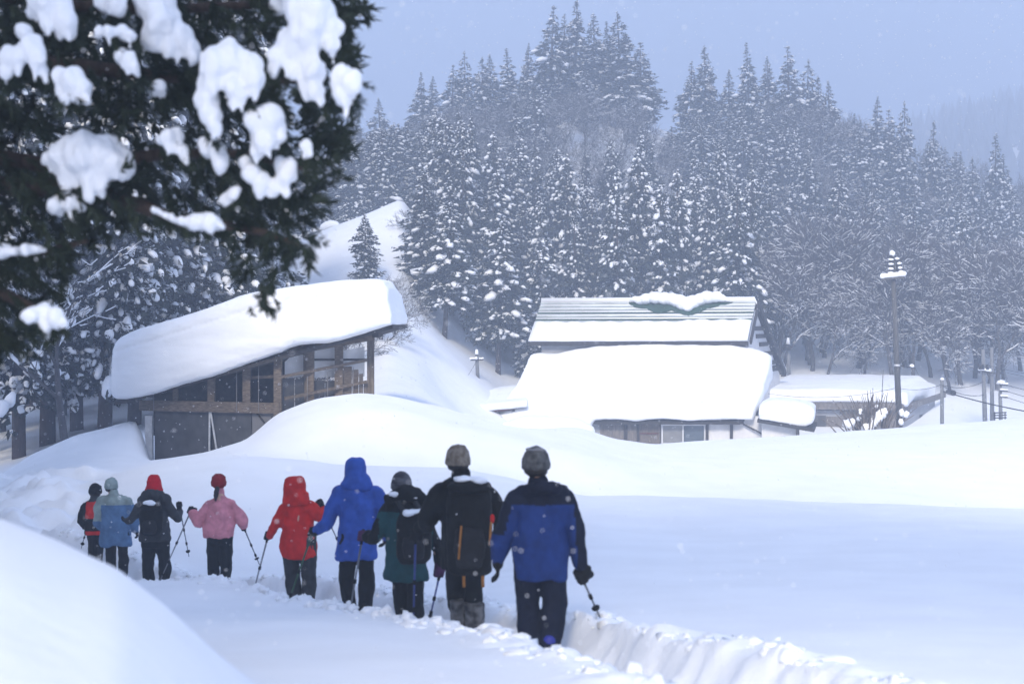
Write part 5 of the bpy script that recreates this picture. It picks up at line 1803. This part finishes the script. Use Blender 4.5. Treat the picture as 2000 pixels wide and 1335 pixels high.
def backpack(D, label, x0, x1, y0, y1, depth, m, lid=True, snow=True, group="backpacks"):
    Y, k = D["Y"], D["k"]
    ax, bx = (x0 - 1000) * k, (x1 - 1000) * k
    zt, zb = P(0, y0, Y)[2], P(0, y1, Y)[2]
    cx, w = (ax + bx) / 2, (bx - ax) / 2
    o = root("backpack", (cx, Y - .15 - depth / 2, zb), label, "backpack", group)
    yb = Y - .16 - depth / 2
    mb = MB()
    mb.loft([ell(cx, yb, zb, w * .72, depth * .38), ell(cx, yb, zb + .04, w * .95, depth * .5), ell(cx, yb, (zt + zb) / 2, w, depth * .52), ell(cx, yb + .01, zt - .09, w * .96, depth * .47), ell(cx, yb + .02, zt - .02, w * .82, depth * .38), ell(cx, yb + .02, zt, w * .55, depth * .25)])
    obj("pack_body", remesh(mb, .014, 3, .012, 9.0, cx), m, o)
    pk = MB(); zc = zb + (zt - zb) * .32
    pk.loft([ell(cx, yb - depth * .42, zc - (zt - zb) * .22, w * .55, .05), ell(cx, yb - depth * .44, zc, w * .68, .065), ell(cx, yb - depth * .42, zc + (zt - zb) * .22, w * .60, .05)])
    obj("pocket", remesh(pk, .013, 3, .010, 12.0, cx), POCKET, o)
    if lid:
        lb = MB(); lb.ball((cx, yb, zt - .02), (w * .98, depth * .56, .075))
        obj("lid", remesh(lb, .014, 3, .008, 10, cx), m, o)
    straps(o, D, DARKG, cx - w * .5, cx + w * .5, zb)
    if snow:
        sb = MB()
        for i in range(5):
            sb.ball((cx + rnd.uniform(-.55, .65) * w, yb + rnd.uniform(-.5, .3) * depth, zt + (.045 if lid else .0)), (w * .36, depth * .30, .028), .3, i)
        obj("snow", remesh(sb, .014, 3, .008, 14), SNOW, o)
    return o, cx, w, yb, zt, zb

# nearest to farthest; every joint is read off the photograph at the walker's own distance
D9 = person(dict(Y=10.9, x=1055, head=(1047, 873, 60), sh=(990, 1122, 962), hem=(1001, 1110, 1131), label="person in a royal blue jacket with navy yoke, nearest and last in line",
    jacket=[BLUE9, NAVY], zones=lambda px, py: ((py < 982) | ((px < 1003) & (py < 1042) & (px < 985 + (1042 - py) * .25)) | ((px > 1118) & (px > 1128 - (1105 - py) * .06))).astype(int),
    pants=NAVY, tw=1.12, boots=BLUEB, hat=("beanie", GREYK), hatsnow=SHEETL, collar=(1022, 1096, 936, 962), waist=1.0,
    legs=((1028, .05, 1038, -.02), (1082, .0, 1072, -.10)),
    armL=((982, 1045, 0), (972, 1094, .06), (972, 1116, .08)), armR=((1128, 1045, 0), (1132, 1098, .06), (1136, 1128, .10)),
    poleR=((1176, 1218, .25), METAL, "dark bent-held pole in the right hand of the last walker"), gs=1.25, loose="L"))
D8 = person(dict(Y=12.2, x=905, head=(894, 869, 53), sh=(842, 966, 945), hem=(858, 958, 1112), label="person in black with a brown knit hat under the large strapped backpack",
    jacket=BLACKF, pants=PANTS, boots=BLACKF, gaiter=mat("snowy_gaiter", (.02, .02, .023), .8, .3, 14, c2=(.14, .145, .155)), hat=("beanie", BROWNK), collar=(868, 925, 926, 948),
    legs=((890, .12, 898, .0), (925, .0, 927, -.12)), sl=1.2,
    armL=((838, 1010, .02), (818, 1036, .14), (809, 1050, .18)), armR=((976, 1010, .04), (972, 1050, .14), (968, 1068, .18)),
    poleL=((806, 1243, .05), BLUEM, "upright blue pole held before the small black backpack"), gs=1.2))
pk8, cx, w, yb, zt, zb = backpack(D8, "large black backpack with orange straps and a cap of snow", 874, 964, 938, 1108, .30, BLACKF)
for x, ya, yb_, y2 in ((905, 1010, 1073, 900), (961, 1003, 1046, 958)):
    obj("strap", MB().tube([P(x, ya, 12.2) + (0, -.50, 0), P((x + y2) / 2, (ya + yb_) / 2, 12.2) + (0, -.50, 0), P(y2, yb_, 12.2) + (0, -.49, 0)], .009, 6), ORANGE, pk8)
for x in (908, 944):
    obj("strap_tail", MB().tube([P(x, 1098, 12.2) + (0, -.36, 0), P(x + 1, 1131, 12.2) + (0, -.34, 0)], .013, 6), ORANGE, pk8)
obj("tag", MB().ball(P(963, 998, 12.2) + (0, -.46, 0), (.02, .02, .04)), RED5, pk8)
D7 = person(dict(Y=13.6, x=795, head=(783, 922, 43), sh=(748, 838, 980), hem=(750, 838, 1131), label="person in a teal jacket with black shoulders and striped knit hat",
    jacket=[TEAL, BLACKF], zones=lambda px, py: ((py < 998) | ((px < 752) & (py > 1010) & (px < 741)) | (px > 846)).astype(int),
    pants=PANTS, hat=("beanie", STRIPEK), collar=(760, 820, 946, 976), waist=.92,
    legs=((778, .10, 786, .05), (812, .0, 812, -.08)),
    armL=((730, 1050, .0), (712, 1050, .12), (704, 1052, .18)), armR=((850, 1060, .0), (856, 1100, .10), (858, 1122, .14)),
    glove=PURPLE, poleL=((680, 1230, -.15), METAL, "dark pole held by the walker in the teal jacket, in front of the blue jacket"), poleR=((835, 1226, .1), BLUEM, "slanting blue pole right of the teal-jacketed walker's legs")))
backpack(D7, "small black backpack on the teal jacket", 778, 846, 992, 1090, .20, BLACKF, False, True)
sb = MB()
for x, y, r in ((772, 966, .05), (788, 962, .05), (802, 964, .045), (812, 972, .03)):
    sb.ball(P(x, y, 13.6) + (0, -.13, .02), (r, .03, r * .45), .3, x)
obj("snow_dusting", remesh(sb, .012, 2, .008, 20), SNOW, D7["o"])
D6 = person(dict(Y=14.8, x=693, head=(694, 892, 42), sh=(650, 746, 948), hem=(657, 736, 1090), label="tall person in a bright blue hooded jacket and black trousers",
    jacket=BLUE6, pants=PANTS, hat=("hood", BLUE6), flare=1.5, waist=.90,
    legs=((676, .08, 684, .0), (717, .0, 714, -.06)),
    armL=((634, 1022, .02), (614, 1040, .14), (606, 1044, .18)), armR=((757, 1020, .02), (752, 1050, .14), (748, 1062, .18)),
    poleL=((560, 1196, -.25), GREENM, "long green-grey pole slanting across the red walker's legs")))
D5 = person(dict(Y=16.6, x=583, head=(575, 929, 44), sh=(546, 616, 978), hem=(548, 620, 1089), label="person in a red hooded jacket and dark grey trousers",
    jacket=RED5, pants=PANTSG, hat=("hood", RED5), flare=1.25, waist=.92, tw=1.1,
    legs=((568, .10, 574, .05), (603, .0, 604, -.08)),
    armL=((533, 1030, .0), (524, 1046, .10), (519, 1050, .16)), armR=((634, 1012, .0), (630, 1000, .14), (621, 988, .20)),
    poleL=((492, 1175, -.1), METAL, "grey pole on the left of the red-jacketed walker"), poleR=((657, 1090, .6), METAL, "thin pole between the red and the bright blue jackets")))
D4 = person(dict(Y=19.5, x=428, head=(426, 925, 32), sh=(398, 463, 972), hem=(399, 458, 1048), label="person in a pink jacket and dark red knit hat with a black ponytail",
    jacket=PINK, pants=PANTS, hat=("beanie", MAROON), hair=True, waist=1.05, tw=1.05, boots=REDHAT,
    legs=((415, .08, 416, .05), (442, .0, 440, -.08)),
    armL=((387, 1020, .0), (374, 1006, .12), (367, 1000, .18)), armR=((473, 1018, .0), (471, 1029, .14), (470, 1032, .2)),
    poleL=((330, 1121, -.5), METAL, "long pole slanting left from the pink-jacketed walker"), poleR=((499, 1109, .3), METAL, "pole slanting right from the pink-jacketed walker")))
D3 = person(dict(Y=21.0, x=300, head=(300, 927, 32), sh=(266, 336, 976), hem=(272, 334, 1056), label="person in a charcoal jacket with a bright red pointed hat",
    jacket=DARKG, pants=PANTS, hat=("cone", REDHAT), collar=(278, 326, 954, 980), tw=1.1,
    legs=((286, .08, 288, .05), (322, .0, 320, -.06)),
    armL=((258, 1014, .0), (246, 1018, .10), (238, 1018, .16)), armR=((346, 1012, .0), (346, 1000, .14), (344, 990, .2)),
    poleR=((351, 1099, .6), METAL, "thin pole right of the walker with the red pointed hat")))
backpack(D3, "black backpack dusted with snow below the red pointed hat", 282, 326, 982, 1040, .22, BLACKF, True, True)
D2 = person(dict(Y=22.5, x=222, head=(216, 933, 28), sh=(188, 259, 968), hem=(196, 258, 1065), label="person in a slate blue and sage jacket with a sage knit hat",
    jacket=[SLATE, SAGE], zones=lambda px, py: ((py < 984) | ((px < 200) & (py < 1016))).astype(int), pants=PANTS, hat=("beanie", SAGE), sl=1.1,
    legs=((214, .08, 214, .05), (242, .0, 242, -.06)),
    armL=((188, 1022, .02), (190, 1032, .14), (192, 1038, .2)), armR=((262, 1020, .02), (262, 1036, .10), (263, 1044, .14))))
D1 = person(dict(Y=24.0, x=186, head=(185, 944, 27), sh=(158, 208, 978), hem=(166, 206, 1042), label="person in black and red with a black hat, first in line at the far left",
    jacket=[RED5, BLACKF, DARKG], zones=lambda px, py: np.where((px < 170) | (px > 201), 1, np.where((py > 1010) & (py < 1034), 1, np.where(py < 978, 2, 0))), pants=PANTS, hat=("beanie", BLACKF),
    legs=((178, .06, 178, .05), (195, .0, 194, -.06)),
    armL=((157, 1016, .0), (161, 1026, .10), (165, 1030, .16)), armR=((212, 1015, .0), (211, 1026, .10), (210, 1032, .16)),
    poleL=((148, 1076, .3), METAL, "short-looking pole left of the first walker in line")))

# ------------------------------------------------------------------ falling snow and hazy air
FLAKE = bpy.data.materials.new("snowflake")
FLAKE.use_nodes = True
_n = FLAKE.node_tree
_n.nodes.clear()
_o = _n.nodes.new("ShaderNodeOutputMaterial"); _a = _n.nodes.new("ShaderNodeBsdfTranslucent"); _b = _n.nodes.new("ShaderNodeBsdfDiffuse"); _m = _n.nodes.new("ShaderNodeMixShader")
_a.inputs[0].default_value = _b.inputs[0].default_value = (.95, .96, .98, 1)
_n.links.new(_a.outputs[0], _m.inputs[1]); _n.links.new(_b.outputs[0], _m.inputs[2]); _n.links.new(_m.outputs[0], _o.inputs[0])
n = 15000
r_ = np.random.default_rng(77)
yy = 4.2 + 75 * r_.random(n) ** 1.05
xx = (r_.random(n) * 1.0 - .5) * .95 * yy
zz = ZC + (r_.random(n) * 0.75 - .40) * yy * .72
ok = zz > ground_z(xx, yy, False) + .05
xx, yy, zz = xx[ok], yy[ok], zz[ok]
I = np.array([(1, 0, 0), (-1, 0, 0), (0, 1, 0), (0, -1, 0), (0, 0, 1), (0, 0, -1.0)])
T = np.array([(0, 2, 4), (2, 1, 4), (1, 3, 4), (3, 0, 4), (2, 0, 5), (1, 2, 5), (3, 1, 5), (0, 3, 5)])
rr = r_.uniform(.0018, .0045, len(xx)) * (1 + yy / 24)
V = (I[None] * rr[:, None, None] * r_.uniform(.7, 1.3, (len(xx), 6, 1)) + np.stack([xx, yy, zz], 1)[:, None, :]).reshape(-1, 3)
fl = obj("falling_snow", make_mesh("falling_snow", V, [(T[None] + (np.arange(len(xx)) * 6)[:, None, None]).reshape(-1, 3)], FLAKE, smooth=True), None)
tag(fl, "sparse flakes of falling snow in the air", "snow", None, "stuff")

hz_m = bpy.data.materials.new("haze_air")
hz_m.use_nodes = True
nt = hz_m.node_tree
nt.nodes.clear()
out = nt.nodes.new("ShaderNodeOutputMaterial")
pv = nt.nodes.new("ShaderNodeVolumePrincipled")
pv.inputs["Color"].default_value = (0.56, 0.665, 0.85, 1)
pv.inputs["Density"].default_value = HAZE_DENSITY
pv.inputs["Anisotropy"].default_value = 0.0
nt.links.new(pv.outputs[0], out.inputs["Volume"])
_lo = float(_gz.min()) - 1.0
_hi = max(float(_gz.max()) + 24, ZC + 70)
xm = float(np.abs(_GX).max()) + 5
hb = MB().box((0, 445, (_lo + _hi) / 2), (2 * xm, 980, _hi - _lo))
hz = obj("haze", hb, hz_m, None, smooth=False)
tag(hz, "pale snowy haze filling the valley air", None, None, "stuff")
